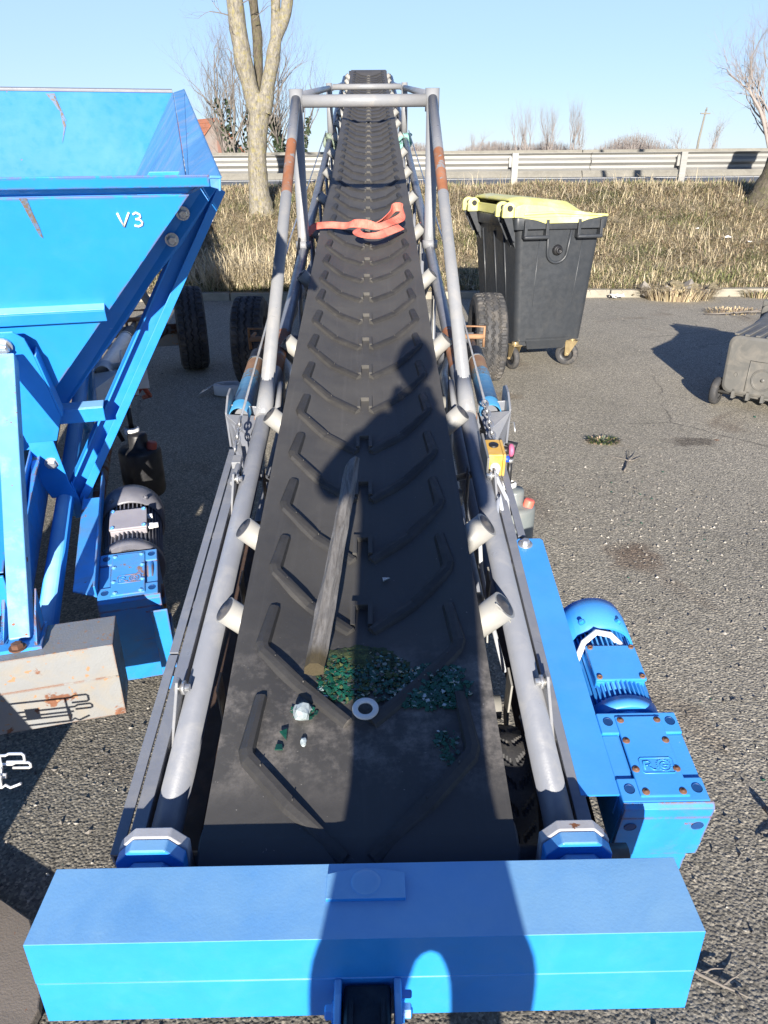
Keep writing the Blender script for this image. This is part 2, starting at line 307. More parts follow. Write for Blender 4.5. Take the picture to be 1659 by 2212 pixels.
def wood():
    m, t, b = nodes_of('weathered_wood')
    oc = objcoord(t, (1, 0.10, 1))
    n = noise_node(t, 70, 7, 0.75, 0.8, oc)
    c = ramp(t, n.outputs[0], [(0.32, (0.07, 0.062, 0.055)), (0.62, (0.20, 0.19, 0.178))]).outputs[0]
    sp = t.nodes.new('ShaderNodeSeparateXYZ'); t.links.new(objcoord(t), sp.inputs[0])
    k = ramp(t, sp.outputs[1], [(0.36, (1, 1, 1)), (0.40, (0, 0, 0))])
    c = mixc(t, k.outputs[0], c, (0.055, 0.042, 0.02))
    t.links.new(c, b.inputs['Base Color']); b.inputs['Roughness'].default_value = 0.9
    bump(t, b, n.outputs[0], 0.7, 0.006); return m
MT['wood'] = wood()
def soil():
    m, t, b = nodes_of('bank_soil')
    oc = objcoord(t)
    n = noise_node(t, 3.5, 9, 0.75, 0.3, oc)
    c = ramp(t, n.outputs[0], [(0.3, (0.15, 0.13, 0.075)), (0.5, (0.25, 0.21, 0.13)), (0.7, (0.36, 0.30, 0.20))]).outputs[0]
    t.links.new(c, b.inputs['Base Color']); b.inputs['Roughness'].default_value = 0.95
    n2 = noise_node(t, 25, 6, 0.7, 0, oc); bump(t, b, n2.outputs[0], 1.0, 0.06); return m
MT['soil'] = soil()
for nm, col in (('straw', (0.40, 0.325, 0.195)), ('straw_pale', (0.56, 0.475, 0.32)), ('straw_brown', (0.27, 0.20, 0.135)), ('grass_green', (0.16, 0.175, 0.065))):
    MT[nm] = paint(nm, col, 0.75, 0.22, None, bmp=0)
for nm, col in (('stone_dark', (0.09, 0.085, 0.08)), ('stone_mid', (0.21, 0.19, 0.165)), ('stone_pale', (0.38, 0.355, 0.31)), ('stone_green', (0.012, 0.07, 0.045))):
    MT[nm] = paint(nm, col, 0.85, 0.3, None, bmp=0, var_scale=20)
def strap_mat():
    m, t, b = nodes_of('red_webbing')
    oc = objcoord(t)
    wv = t.nodes.new('ShaderNodeTexWave'); wv.inputs['Scale'].default_value = 45; t.links.new(oc, wv.inputs['Vector'])
    n = noise_node(t, 12, 4, 0.6, 0, oc)
    c = ramp(t, n.outputs[0], [(0.35, (0.62, 0.10, 0.07)), (0.7, (0.78, 0.26, 0.19))]).outputs[0]
    c = mixc(t, 0.25, c, wv.outputs[0], 'MULTIPLY')
    t.links.new(c, b.inputs['Base Color']); b.inputs['Roughness'].default_value = 0.7; return m
MT['strap'] = strap_mat()
def moss_mat():
    m, t, b = nodes_of('moss_on_cullet')
    oc = objcoord(t)
    n = noise_node(t, 45, 7, 0.7, 0.3, oc)
    c = ramp(t, n.outputs[0], [(0.35, (0.015, 0.03, 0.02)), (0.55, (0.05, 0.075, 0.025)), (0.72, (0.16, 0.18, 0.05))]).outputs[0]
    t.links.new(c, b.inputs['Base Color']); b.inputs['Roughness'].default_value = 0.9
    bump(t, b, n.outputs[0], 1.0, 0.01); return m
MT['moss'] = moss_mat()

# ------------------------------------------------------------------ mesh helpers
class MB:
    def __init__(s): s.v = []; s.f = []; s.m = []; s.sm = []
    def add(s, vs, fs, mat=0, smooth=False):
        b = len(s.v); s.v += [tuple(v) for v in vs]
        for f in fs:
            s.f.append([b + i for i in f]); s.m.append(mat); s.sm.append(smooth)
    def hexa(s, p, mat=0):           # 4 bottom (ccw from above) + 4 top
        s.add(p, [(3, 2, 1, 0), (4, 5, 6, 7), (0, 1, 5, 4), (1, 2, 6, 5), (2, 3, 7, 6), (3, 0, 4, 7)], mat)
    def box(s, lo, hi, mat=0):
        x0, y0, z0 = lo; x1, y1, z1 = hi
        s.hexa([(x0, y0, z0), (x1, y0, z0), (x1, y1, z0), (x0, y1, z0), (x0, y0, z1), (x1, y0, z1), (x1, y1, z1), (x0, y1, z1)], mat)
    def prism(s, poly, ext, mat=0):  # planar polygon (3d points) pushed along ext
        n = len(poly); e = Vector(ext); a = [Vector(p) for p in poly]
        nrm = sum(((a[i] - a[0]).cross(a[i + 1] - a[0]) for i in range(1, n - 1)), Vector())
        if nrm.dot(e) > 0: a.reverse()
        v = a + [p + e for p in a]
        fs = [tuple(range(n)), tuple(reversed(range(n, 2 * n)))]
        fs += [((i + 1) % n, i, i + n, (i + 1) % n + n) for i in range(n)]
        s.add(v, fs, mat)
    def plate(s, pts, th, mat=0):    # flat sheet with thickness, th to the back of its normal
        a = [Vector(p) for p in pts]
        n = sum(((a[i] - a[0]).cross(a[i + 1] - a[0]) for i in range(1, len(a) - 1)), Vector()).normalized()
        s.prism(a, n * (-th), mat)
    def tube(s, pts, r, n=12, mat=0, caps=True, smooth=True, closed=False, flat=None):
        P = [Vector(p) for p in pts]; k = len(P)
        rr = r if isinstance(r, (list, tuple)) else [r] * k
        T = []
        for i in range(k):
            if closed: d = P[(i + 1) % k] - P[i - 1]
            else: d = P[min(i + 1, k - 1)] - P[max(i - 1, 0)]
            T.append(d.normalized())
        up = Vector((0, 0, 1)) if abs(T[0].z) < 0.9 else Vector((1, 0, 0))
        X = (up - T[0] * up.dot(T[0])).normalized(); vs = []
        for i in range(k):
            X = (X - T[i] * X.dot(T[i]))
            X = X.normalized() if X.length > 1e-6 else T[i].orthogonal().normalized()
            Y = T[i].cross(X)
            for j in range(n):
                a = 2 * math.pi * j / n
                ca, sa = math.cos(a), math.sin(a)
                if flat: ca *= flat
                vs.append(P[i] + (X * ca + Y * sa) * rr[i])
        fs = []; ms = mat
        b = len(s.v); s.v += [tuple(v) for v in vs]
        for i in range(k if closed else k - 1):
            i2 = (i + 1) % k
            mi = mat[i] if isinstance(mat, (list, tuple)) else mat
            for j in range(n):
                j2 = (j + 1) % n
                s.f.append([b + i * n + j, b + i * n + j2, b + i2 * n + j2, b + i2 * n + j]); s.m.append(mi); s.sm.append(smooth)
        if caps and not closed:
            m0 = mat[0] if isinstance(mat, (list, tuple)) else mat
            m1 = mat[-1] if isinstance(mat, (list, tuple)) else mat
            s.f.append([b + j for j in reversed(range(n))]); s.m.append(m0); s.sm.append(False)
            s.f.append([b + (k - 1) * n + j for j in range(n)]); s.m.append(m1); s.sm.append(False)
    def cyl(s, a, b, r, n=20, mat=0, r2=None): s.tube([a, b], [r, r if r2 is None else r2], n, mat)
    def lathe(s, c, axis, prof, n=28, mat=0, smooth=True):   # prof: (radius, height along axis)
        c = Vector(c); ax = Vector(axis).normalized(); X = ax.orthogonal().normalized(); Y = ax.cross(X)
        vs = []; k = len(prof)
        for (r, h) in prof:
            for j in range(n):
                a = 2 * math.pi * j / n
                vs.append(c + ax * h + (X * math.cos(a) + Y * math.sin(a)) * max(r, 1e-5))
        fs = []
        b = len(s.v); s.v += [tuple(v) for v in vs]
        for i in range(k - 1):
            mi = mat[i] if isinstance(mat, (list, tuple)) else mat
            for j in range(n):
                j2 = (j + 1) % n
                s.f.append([b + i * n + j, b + i * n + j2, b + (i + 1) * n + j2, b + (i + 1) * n + j]); s.m.append(mi); s.sm.append(smooth)
    def hexbolt(s, c, axis, r, h, mat=0):
        c = Vector(c); ax = Vector(axis).normalized()
        s.lathe(c, ax, [(0, 0), (r * 1.5, 0), (r * 1.5, h * .25), (0, h * .25)], 16, mat, False)
        s.lathe(c + ax * (h * .25), ax, [(r * 1.1, 0), (r * 1.1, h * .7), (r * .8, h * .85), (0, h * .85)], 6, mat, False)
    def build(s, name, mats, parent=None, bevel=0.0, seg=2, autosmooth=False):
        me = bpy.data.meshes.new(name)
        me.from_pydata(s.v, [], s.f)
        if not isinstance(mats, (list, tuple)): mats = [mats]
        for m in mats: me.materials.append(MT[m] if isinstance(m, str) else m)
        me.polygons.foreach_set('material_index', s.m)
        me.polygons.foreach_set('use_smooth', s.sm)
        me.update()
        o = bpy.data.objects.new(name, me); C.objects.link(o)
        if parent is not None: o.parent = parent
        if bevel:
            md = o.modifiers.new('bevel', 'BEVEL'); md.width = bevel; md.segments = seg; md.limit_method = 'ANGLE'
            md.angle_limit = R(35); md.harden_normals = False
        return o
def empty(name, label, cat, loc, mat=None, group=None):
    o = bpy.data.objects.new(name, None); C.objects.link(o)
    o.empty_display_size = 0.2
    if mat is not None: o.matrix_world = mat
    else: o.location = loc
    tag(o, label, cat, group); return o
def tag(o, label=None, cat=None, group=None, kind=None):
    if label: o['label'] = label
    if cat: o['category'] = cat
    if group: o['group'] = group
    if kind: o['kind'] = kind
    return o
def frame_mat(O, psi, inc):
    u = Vector((-math.sin(psi) * math.cos(inc), math.cos(psi) * math.cos(inc), math.sin(inc)))
    v = Vector((math.cos(psi), math.sin(psi), 0)); n = v.cross(u)
    m = Matrix((v, u, n)).transposed().to_4x4(); m.translation = Vector(O); return m
V = Vector
# ------------------------------------------------------------------ ground, bank, road
def sheet(name, x0, x1, y0, y1, nx, ny, zf, mat, kind='structure'):
    xs = np.linspace(x0, x1, nx); ys = np.linspace(y0, y1, ny)
    mb = MB(); mb.v = [(x, y, zf(x, y)) for y in ys for x in xs]
    mb.f = [[j * nx + i, j * nx + i + 1, (j + 1) * nx + i + 1, (j + 1) * nx + i] for j in range(ny - 1) for i in range(nx - 1)]
    mb.m = [0] * len(mb.f); mb.sm = [True] * len(mb.f)
    o = mb.build(name, mat); o['kind'] = kind; return o
sheet('ground', -2500, 2500, -1500, 4000, 2, 2, lambda x, y: -0.03, 'soil')
sheet('yard_asphalt', -40, 40, -25, 10.0, 2, 2, lambda x, y: 0.0, 'asphalt')
def bank_z(x, y):
    t = min(1, max(0, (y - 10.12) / 4.2)); h = 1.10 * (t * t * (3 - 2 * t) * .45 + t * .55)
    n = noise.noise((x * .8, y * .8, 3.3)) * .07 + noise.noise((x * 2.6, y * 2.6, 1.2)) * .035
    fade = min(1, t * 5) * min(1, max(0, (16.2 - y) / .6))
    return 0.07 + h + n * fade
sheet('grass_bank', -32, 36, 10.12, 16.2, 200, 60, bank_z, 'soil')
sheet('road', -200, 200, 16.2, 24.4, 2, 2, lambda x, y: 1.165, 'asph_road')
sheet('field', -900, 900, 24.4, 900, 2, 2, lambda x, y: 0.6, 'soil')
mb = MB(); mb.box((-200, 22.6, 1.160), (200, 22.85, 1.169)); o = mb.build('road_line', 'line'); o['kind'] = 'structure'
mb = MB()
x = -24.0
while x < 30:
    L = 1.0; d = rng.uniform(-.012, .012); z = rng.uniform(.085, .105)
    mb.box((x + .006, 10.0 + d, -.03), (x + L - .006, 10.13 + d, z)); x += L
o = mb.build('kerb', 'kerb', None, 0.012); o['kind'] = 'structure'

# concrete barrier beyond the road
mb = MB()
prof = [(24.15, 1.16), (24.2, 1.25), (24.33, 1.40), (24.4, 1.90), (24.58, 1.90), (24.66, 1.16)]
x = -120.0
while x < 120:
    poly = [(x, y, z) for y, z in prof]; mb.prism(poly, (5.98, 0, 0)); x += 6
o = mb.build('concrete_barrier', 'concrete', None, 0.01)
tag(o, 'long low concrete barrier along the far side of the road', 'barrier')
mbd = MB()
for x in (0.9, 12.9, -11.0):
    mbd = MB(); mbd.box((x, 24.11, 1.165), (x + .55, 24.22, 1.235)); mbd.build('drain_slot', 'black', o)

# steel guardrail
root = empty('guardrail', 'galvanised steel guardrail with posts along the top of the grassy bank', 'guardrail', (0, 15.55, 1.1))
mb = MB()
wp = [(0, -.155), (-.02, -.15), (-.075, -.115), (-.075, -.07), (-.02, -.02), (-.02, .02), (-.075, .07), (-.075, .115), (-.02, .15), (0, .155)]
for (xa, xb, dz) in [(-40 + 4 * i, -36 + 4 * i, 0.0) for i in range(20)]:
    za = .505 - (xa - 2.5) * .0078 * 0; 
    vs = []
    for xx in (xa + .0, xb + .02):
        vs += [(xx, .03 - y, z + .505) for y, z in wp]
    n = len(wp)
    mb.add(vs, [(i, i + 1, n + i + 1, n + i) for i in range(n - 1)], 0, False)
r = mb.build('rail', 'galv', root)
md = r.modifiers.new('thick', 'SOLIDIFY'); md.thickness = 0.005
for i in range(-10, 11):
    x = 2.54 + i * 3.19
    mb = MB()
    mb.box((x - .06, -.10, -.25), (x - .055, -.02, .66)); mb.box((x - .055, -.10, -.25), (x + .05, -.094, .66)); mb.box((x + .05, -.10, -.25), (x + .055, -.02, .66))
    mb.box((x - .11, -.05, .42), (x - .061, .015, .60))
    mb.build('post', 'galv', root)

# grass on the bank: individual blades
def grass(name, n, area, hrange, mats, wts, zf, seed, lean=0.5, wid=.006, clump=None):
    rs = np.random.RandomState(seed)
    x = rs.uniform(area[0], area[1], n); y = rs.uniform(area[2], area[3], n)
    if clump:
        cx = rs.uniform(area[0], area[1], clump); cy = rs.uniform(area[2], area[3], clump)
        k = rs.randint(0, clump, n); sel = rs.rand(n) < .6
        x = np.where(sel, cx[k] + rs.normal(0, .12, n), x); y = np.where(sel, cy[k] + rs.normal(0, .12, n), y)
        y = np.clip(y, area[2], area[3])
    z = np.array([zf(a, b) for a, b in zip(x, y)]) - .01
    h = rs.uniform(hrange[0], hrange[1], n) * (0.6 + 0.8 * rs.rand(n))
    az = rs.uniform(0, 2 * np.pi, n); ln = rs.uniform(0.1, lean * 1.6, n)
    wd = wid * rs.uniform(.6, 1.5, n)
    dx, dy = np.cos(az), np.sin(az); px, py = -dy, dx
    V0 = np.stack([x - px * wd, y - py * wd, z], 1); V1 = np.stack([x + px * wd, y + py * wd, z], 1)
    mx = x + dx * h * ln * .45; my = y + dy * h * ln * .45; mz = z + h * .6
    V2 = np.stack([mx - px * wd * .7, my - py * wd * .7, mz], 1); V3 = np.stack([mx + px * wd * .7, my + py * wd * .7, mz], 1)
    V4 = np.stack([x + dx * h * ln * 1.1, y + dy * h * ln * 1.1, z + h * np.maximum(.12, 1.0 - .25 * ln)], 1)
    vs = np.stack([V0, V1, V2, V3, V4], 1).reshape(-1, 3)
    b = np.arange(n)[:, None] * 5
    f1 = b + np.array([[0, 1, 3, 2]]); f2 = b + np.array([[2, 3, 4]])
    me = bpy.data.meshes.new(name)
    me.vertices.add(len(vs)); me.vertices.foreach_set('co', vs.ravel())
    loops = np.concatenate([f1, f2], 1).ravel()
    me.loops.add(len(loops)); me.loops.foreach_set('vertex_index', loops.astype(np.int32))
    me.polygons.add(2 * n)
    st = (np.arange(n)[:, None] * 7 + np.array([[0, 4]])).ravel(); tot = np.tile([4, 3], n)
    me.polygons.foreach_set('loop_start', st.astype(np.int32)); me.polygons.foreach_set('loop_total', tot.astype(np.int32))
    for m in mats: me.materials.append(MT[m])
    ng = np.array([noise.noise((a * .9, c * 1.3, 8.1)) for a, c in zip(x, y)])
    mi = rs.choice(len(mats), n, p=wts)
    g = (ng + .35 * rs.rand(n) > .47); mi = np.where(g & (rs.rand(n) < .6), len(mats) - 1, mi)
    me.polygons.foreach_set('material_index', np.repeat(mi, 2).astype(np.int32))
    me.update(calc_edges=True)
    o = bpy.data.objects.new(name, me); C.objects.link(o)
    return o
gm = ['straw', 'straw_pale', 'straw_brown', 'grass_green']
o = grass('dry_grass', 170000, (-7.5, 9.5, 10.16, 15.2), (.035, .12), gm, [.38, .22, .27, .13], bank_z, 3, 2.6, .0042, 1500)
tag(o, 'dry straw coloured grass covering the bank behind the yard', 'grass', None, 'stuff')
o = grass('green_grass', 16000, (-7.5, 9.5, 10.15, 10.75), (.06, .17), ['straw', 'straw_pale', 'grass_green'], [.35, .25, .4], bank_z, 5, 1.0, .005, 300)
tag(o, 'greener grass fringe growing just behind the kerb', 'grass', None, 'stuff')
o = grass('tall_dry_grass', 1400, (-2.6, -1.0, 10.2, 10.9), (.25, .5), ['straw_pale', 'straw', 'straw_pale'], [.6, .3, .1], bank_z, 6, 1.3, .004, 30)
tag(o, 'tall pale bleached grass tuft bending over the kerb beside the conveyor', 'grass', None, 'stuff')
o = grass('long_straw', 5200, (-7.5, 9.5, 10.2, 14.5), (.14, .34), ['straw_pale', 'straw', 'straw_pale'], [.55, .35, .1], bank_z, 16, 1.6, .0035, 160)
tag(o, 'long bleached straw stems in loose tufts over the bank', 'grass', None, 'stuff')
o = grass('road_edge_grass', 9000, (-7.5, 9.5, 14.2, 15.9), (.05, .15), ['straw_brown', 'straw', 'grass_green'], [.25, .4, .35], bank_z, 11, .6, .006, 300)
tag(o, 'short green grass along the crest of the bank below the guardrail', 'grass', None, 'stuff')

# loose stones
def stones(name, n, sampler, size, mats, wts, seed):
    rs = random.Random(seed); mb = MB()
    base = [V((1, 0, 0)), V((-1, 0, 0)), V((0, 1, 0)), V((0, -1, 0)), V((0, 0, 1)), V((0, 0, -1))]
    fs = [(0, 2, 4), (2, 1, 4), (1, 3, 4), (3, 0, 4), (2, 0, 5), (1, 2, 5), (3, 1, 5), (0, 3, 5)]
    for i in range(n):
        x, y, z = sampler(rs); sc = size * (0.4 + rs.random() ** 3 * 2.0)
        a = rs.uniform(0, 6.28); ca, sa = math.cos(a), math.sin(a)
        vs = []
        for p in base:
            q = V((p.x * sc * rs.uniform(.6, 1.3), p.y * sc * rs.uniform(.6, 1.3), p.z * sc * rs.uniform(.4, .9)))
            q += V((rs.uniform(-.3, .3), rs.uniform(-.3, .3), rs.uniform(-.2, .2))) * sc
            vs.append((x + q.x * ca - q.y * sa, y + q.x * sa + q.y * ca, z + q.z + sc * .25))
        mb.add(vs, fs, rs.choices(range(len(mats)), wts)[0])
    return mb.build(name, mats)
def yard(rs):
    k = rs.random()
    if k < .20: return rs.uniform(-1.6, -.4), rs.uniform(.7, 2.2), 0
    if k < .50: return min(4.5, max(.55, rs.gauss(1.2, .45))), rs.uniform(.7, 3.6), 0
    if k < .70: return rs.gauss(1.35, .3), rs.gauss(3.5, .4), 0
    return rs.uniform(-3.5, 5.5), rs.uniform(1, 9.9), 0
o = stones('gravel', 7000, yard, .0036, ['stone_dark', 'stone_mid', 'stone_pale', 'stone_green'], [.38, .42, .17, .03], 21)
tag(o, 'loose gravel and chips scattered over the asphalt yard', 'gravel', None, 'stuff')

# twigs, weeds, debris
def twig(mb, p, a, L, r, rs, br=3, z=.008):
    pts = [V(p)]; d = V((math.cos(a), math.sin(a), 0))
    for i in range(6):
        d = (d + V((rs.uniform(-.25, .25), rs.uniform(-.25, .25), rs.uniform(-.06, .08)))).normalized()
        q = pts[-1] + d * (L / 6); q.z = max(z, q.z); pts.append(q)
    mb.tube(pts, [r * (1 - .12 * i) for i in range(7)], 5, 0)
    if br:
        for k in range(br):
            i = rs.randint(1, 5); twig(mb, pts[i], math.atan2(d.y, d.x) + rs.choice((-1, 1)) * rs.uniform(.5, 1.1), L * .4, r * .6, rs, 0, z)
rs = random.Random(4)
for (p, a, L, r, lb) in (((1.40, 3.98, .012), 1.1, .34, .006, 'crooked twig lying on the asphalt beside the small weed tuft'),
                         ((3.75, 8.75, .012), -.3, .9, .010, 'dry branch lying on the asphalt before the kerb'),
                         ((.66, 1.08, .012), -.9, .15, .006, 'weathered grey stick lying beside the right end of the blue drawbar'),
                         ((1.05, 1.50, .02), -1.3, .20, .009, 'dark crooked stick near the gravel at the right edge'),
                         ((5.1, 12.4, .62), .1, .9, .012, 'thin bare branch lying on the grassy bank below the right tree')):
    mb = MB(); twig(mb, p, a, L, r, rs); tag(mb.build('twig', 'twig'), lb, 'twig', 'twigs on the ground')
def tuft(name, c, rad, n, h, mats, label, cat, seed):
    mb = MB(); rs = random.Random(seed)
    for i in range(n):
        a = rs.uniform(0, 6.28); rr = rad * math.sqrt(rs.random()); x = c[0] + rr * math.cos(a); y = c[1] + rr * math.sin(a) * .6
        d = V((math.cos(a), math.sin(a), 0)) * rs.uniform(.2, 1.2); L = h * rs.uniform(.5, 1.2); wd = .004 * rs.uniform(.6, 1.6)
        p = V((-d.y, d.x, 0)).normalized() * wd; b = V((x, y, c[2]))
        m = b + d * L * .4 + V((0, 0, L * .55)); e = b + d * L + V((0, 0, L * .55))
        mb.add([b - p, b + p, m + p, m - p, e], [(0, 1, 2, 3), (3, 2, 4)], rs.randrange(len(mats)))
    return tag(mb.build(name, mats), label, cat)
tuft('weed_tuft', (1.42, 4.50, 0), .105, 240, .035, ['leaf_dark', 'leaf_olive', 'straw_brown', 'leaf_dark'], 'small dark weed tuft growing through the asphalt', 'weed', 1)
tuft('dry_weed_clump', (3.85, 9.85, 0.0), .45, 900, .26, ['straw', 'straw_brown', 'straw_pale', 'straw'], 'clump of dead weeds and soil spilling over the kerb', 'weed', 2)
tuft('dry_weed_clump', (4.15, 8.9, 0.0), .35, 300, .06, ['straw', 'straw_brown'], 'flat patch of dead stalks on the asphalt in front of the kerb', 'weed', 3)
tuft('dry_weed_clump', (5.0, 9.95, 0.0), .3, 300, .16, ['straw_brown', 'leaf_olive', 'straw'], 'small scrubby weeds on the kerb toward the right edge', 'weed', 4)
o = stones('soil_heap', 120, lambda r: (3.85 + r.gauss(0, .22), 9.98 + r.gauss(0, .1), abs(r.gauss(0, .07))), .05, ['soil', 'stone_mid'], [.7, .3], 9)
tag(o, 'crumbly heap of earth lumps on the kerb among dead weeds', 'soil', None, 'stuff')
def scrap(c, s, label, seed, ny=1.0):
    rs = random.Random(seed); mb = MB(); n = 4
    vs = [(c[0] + (i / n - .5) * s + rs.uniform(-.1, .1) * s, c[1] + (j / n - .5) * s * .7, c[2] + rs.uniform(0, .35) * s) for j in range(n + 1) for i in range(n + 1)]
    fs = [(j * 5 + i, j * 5 + i + 1, j * 5 + i + 6, j * 5 + i + 5) for j in range(n) for i in range(n)]
    mb.add(vs, fs); o = mb.build('litter_scrap', 'paper'); md = o.modifiers.new('t', 'SOLIDIFY'); md.thickness = .002
    return tag(o, label, 'litter', 'litter on the bank')
for c, s, lb in (((3.36, 12.5), .10, 'white litter scrap on the bank just right of the tall bin lid'),
              ((4.88, 12.2), .09, 'small white litter scrap on the bank, upper of three toward the right'),
              ((5.2, 11.8), .15, 'white crumpled litter on the bank, largest of three toward the right'),
              ((5.45, 11.6), .10, 'pale litter scrap on the bank, lowest of three toward the right'),
              ((-2.75, 12.6), .26, 'torn white plastic scrap on the bank beside the left tree trunk')):
    scrap((c[0], c[1], bank_z(c[0], c[1]) + .07), s * .6, lb, int(c[0] * 10))
o = scrap((3.05, 9.85, .012), .18, 'flat white scrap lying at the foot of the kerb', 77); o['group'] = 'litter by the kerb'

# ------------------------------------------------------------------ trees
def grow(mb, p, d, L, r, depth, rs, spread=.5, n=None, lift=.12, kids=(2, 3), taper=.62, wig=.18):
    n = n or (7 if r > .05 else 4 if r > .012 else 3)
    seg = 4 if depth > 1 else 3
    pts = [V(p)]; rad = [r]; d = V(d).normalized()
    for i in range(seg):
        d = (d + V((rs.gauss(0, wig), rs.gauss(0, wig), rs.gauss(0, wig) + lift * .5))).normalized()
        pts.append(pts[-1] + d * (L / seg)); rad.append(r * (1 - (1 - taper) * (i + 1) / seg))
    mb.tube(pts, rad, n, 0, caps=False)
    if depth <= 0: return
    for k in range(rs.randint(*kids)):
        i = rs.randint(1, seg) if k else seg
        ax = d.orthogonal().normalized(); ax.rotate(Matrix.Rotation(rs.uniform(0, 6.28), 3, d))
        nd = (d + ax * rs.uniform(.4, 1.3) * spread + V((0, 0, lift))).normalized()
        grow(mb, pts[i], nd, L * rs.uniform(.6, .85), rad[i] * rs.uniform(.55, .8), depth - 1, rs, spread, None, lift, kids, taper, wig)

def bumpy_tube(mb, pts, rad, n=20, seed=0, amp=.06):
    """limb with knobbly bark outline, resampled along its length"""
    P = [V(p) for p in pts]; out = []; ro = []
    for i in range(len(P) - 1):
        for k in range(8):
            t = k / 8; a = P[max(i - 1, 0)]; b = P[i]; c = P[i + 1]; d = P[min(i + 2, len(P) - 1)]
            q = 0.5 * ((2 * b) + (c - a) * t + (2 * a - 5 * b + 4 * c - d) * t * t + (-a + 3 * b - 3 * c + d) * t ** 3)
            out.append(q); ro.append(rad[i] * (1 - t) + rad[i + 1] * t)
    out.append(P[-1]); ro.append(rad[-1])
    b0 = len(mb.v); mb.tube(out, ro, n, 0, caps=False)
    ctr = [out[j // n] for j in range(len(out) * n)]
    for j in range(len(out) * n):
        v = V(mb.v[b0 + j]); k = noise.noise(v * 4.0 + V((seed, 0, 0))) * 1.0 + noise.noise(v * 11.0) * .5
        mb.v[b0 + j] = tuple(v + (v - ctr[j]) * k * amp * 2.2)

t1 = empty('tree', 'bare lichen covered tree with thick forked trunk standing on the bank left of the conveyor', 'tree', (-2.0, 13.2, .85))
rs = random.Random(12)
mb = MB()
bumpy_tube(mb, [(.02, .0, -.15), (.01, 0, .12), (0, 0, .5), (.02, 0, 1.0), (.10, 0, 1.5), (.13, 0, 1.75)], [.26, .20, .155, .142, .155, .14], 24, 1)
mb.build('trunk', 'bark', t1)
limbs = [([(.08, 0, 1.45), (-.02, 0, 1.85), (-.10, -.05, 2.3), (-.14, -.1, 3.0), (-.2, -.2, 4.2), (-.1, -.3, 6.0)], [.135, .13, .13, .125, .10, .06], 'bark'),
         ([(.06, .1, 1.8), (.10, .2, 2.1), (.11, .25, 2.6), (.08, .25, 3.2), (.1, .3, 4.2), (.2, .4, 6.2)], [.06, .075, .075, .07, .06, .035], 'bark_dark'),  # shade on this rear limb painted in with the darker bark
         ([(.16, 0, 1.5), (.27, 0, 1.9), (.38, 0, 2.3), (.43, .02, 2.5), (.56, .05, 2.75), (.64, .05, 3.1), (.72, 0, 4.4), (.95, .1, 6.0)], [.13, .11, .105, .09, .085, .08, .065, .04], 'bark'),
         ([(.41, .02, 2.4), (.43, .05, 2.7), (.45, .08, 3.1), (.46, .1, 4.2), (.5, .0, 5.6)], [.08, .07, .068, .06, .03], 'bark')]
for k, (p, rd, mt) in enumerate(limbs):
    mb = MB(); bumpy_tube(mb, p, rd, 16, k + 5)
    mb.build('limb', mt, t1)
mb = MB()
for (p, d, L, r) in (((-.16, -.1, 2.75), (-1, -.2, .25), .38, .012), ((-.16, -.1, 2.95), (-1, -.3, .1), .34, .010), ((.0, -.12, 2.4), (-1, -.2, .5), .25, .008),
                     ((.1, 0, 2.72), (1, -.2, .1), .3, .008), ((-.05, -.14, 2.9), (.9, -.5, .15), .3, .009), ((-.13, -.1, 2.2), (-.8, -.5, .4), .2, .006),
                     ((-.2, -.2, 4.2), (-1, -.2, .8), 1.6, .05), ((.72, 0, 4.4), (1, .2, .8), 1.5, .04), ((.1, .3, 4.2), (.2, 1, 1), 1.5, .04), ((-.1, -.3, 6.), (-.2, -.3, 1), 1.6, .05), ((.95, .1, 6.), (.4, .1, 1), 1.5, .04)):
    mb = MB(); grow(mb, p, d, L, r, 3 if r < .02 else 4, rs, .7); mb.build('branch', 'twig', t1)

t2 = empty('tree', 'leaning bare tree trunk with mossy bark at the right edge of the bank', 'tree', (6.38, 13.3, .85))
mb = MB()
bumpy_tube(mb, [(-.12, 0, -.2), (-.02, 0, .1), (.1, 0, .5), (.33, 0, 1.1), (.55, 0, 1.8), (.62, 0, 2.6)], [.36, .29, .25, .23, .21, .17], 24, 31)
mb.build('trunk', 'bark_dark', t2)
for p, rd in (([(.5, 0, 1.6), (.30, -.05, 2.3), (.0, -.1, 2.7), (-.12, -.1, 3.2), (-.3, -.1, 4.4)], [.13, .11, .09, .085, .05]), ([(.6, 0, 2.4), (.8, .1, 3.4), (1.0, .2, 5.0)], [.15, .12, .05])):
    mb = MB(); bumpy_tube(mb, p, rd, 14, 3); mb.build('limb', 'bark_dark', t2)
mb = MB()
for (p, d, L, r) in (((-.3, -.1, 4.4), (-.3, 0, 1), 1.4, .05), ((1., .2, 5.), (.3, .1, 1), 1.6, .05)):
    mb = MB(); grow(mb, p, d, L, r, 4, rs, .7); mb.build('branch', 'twig', t2)

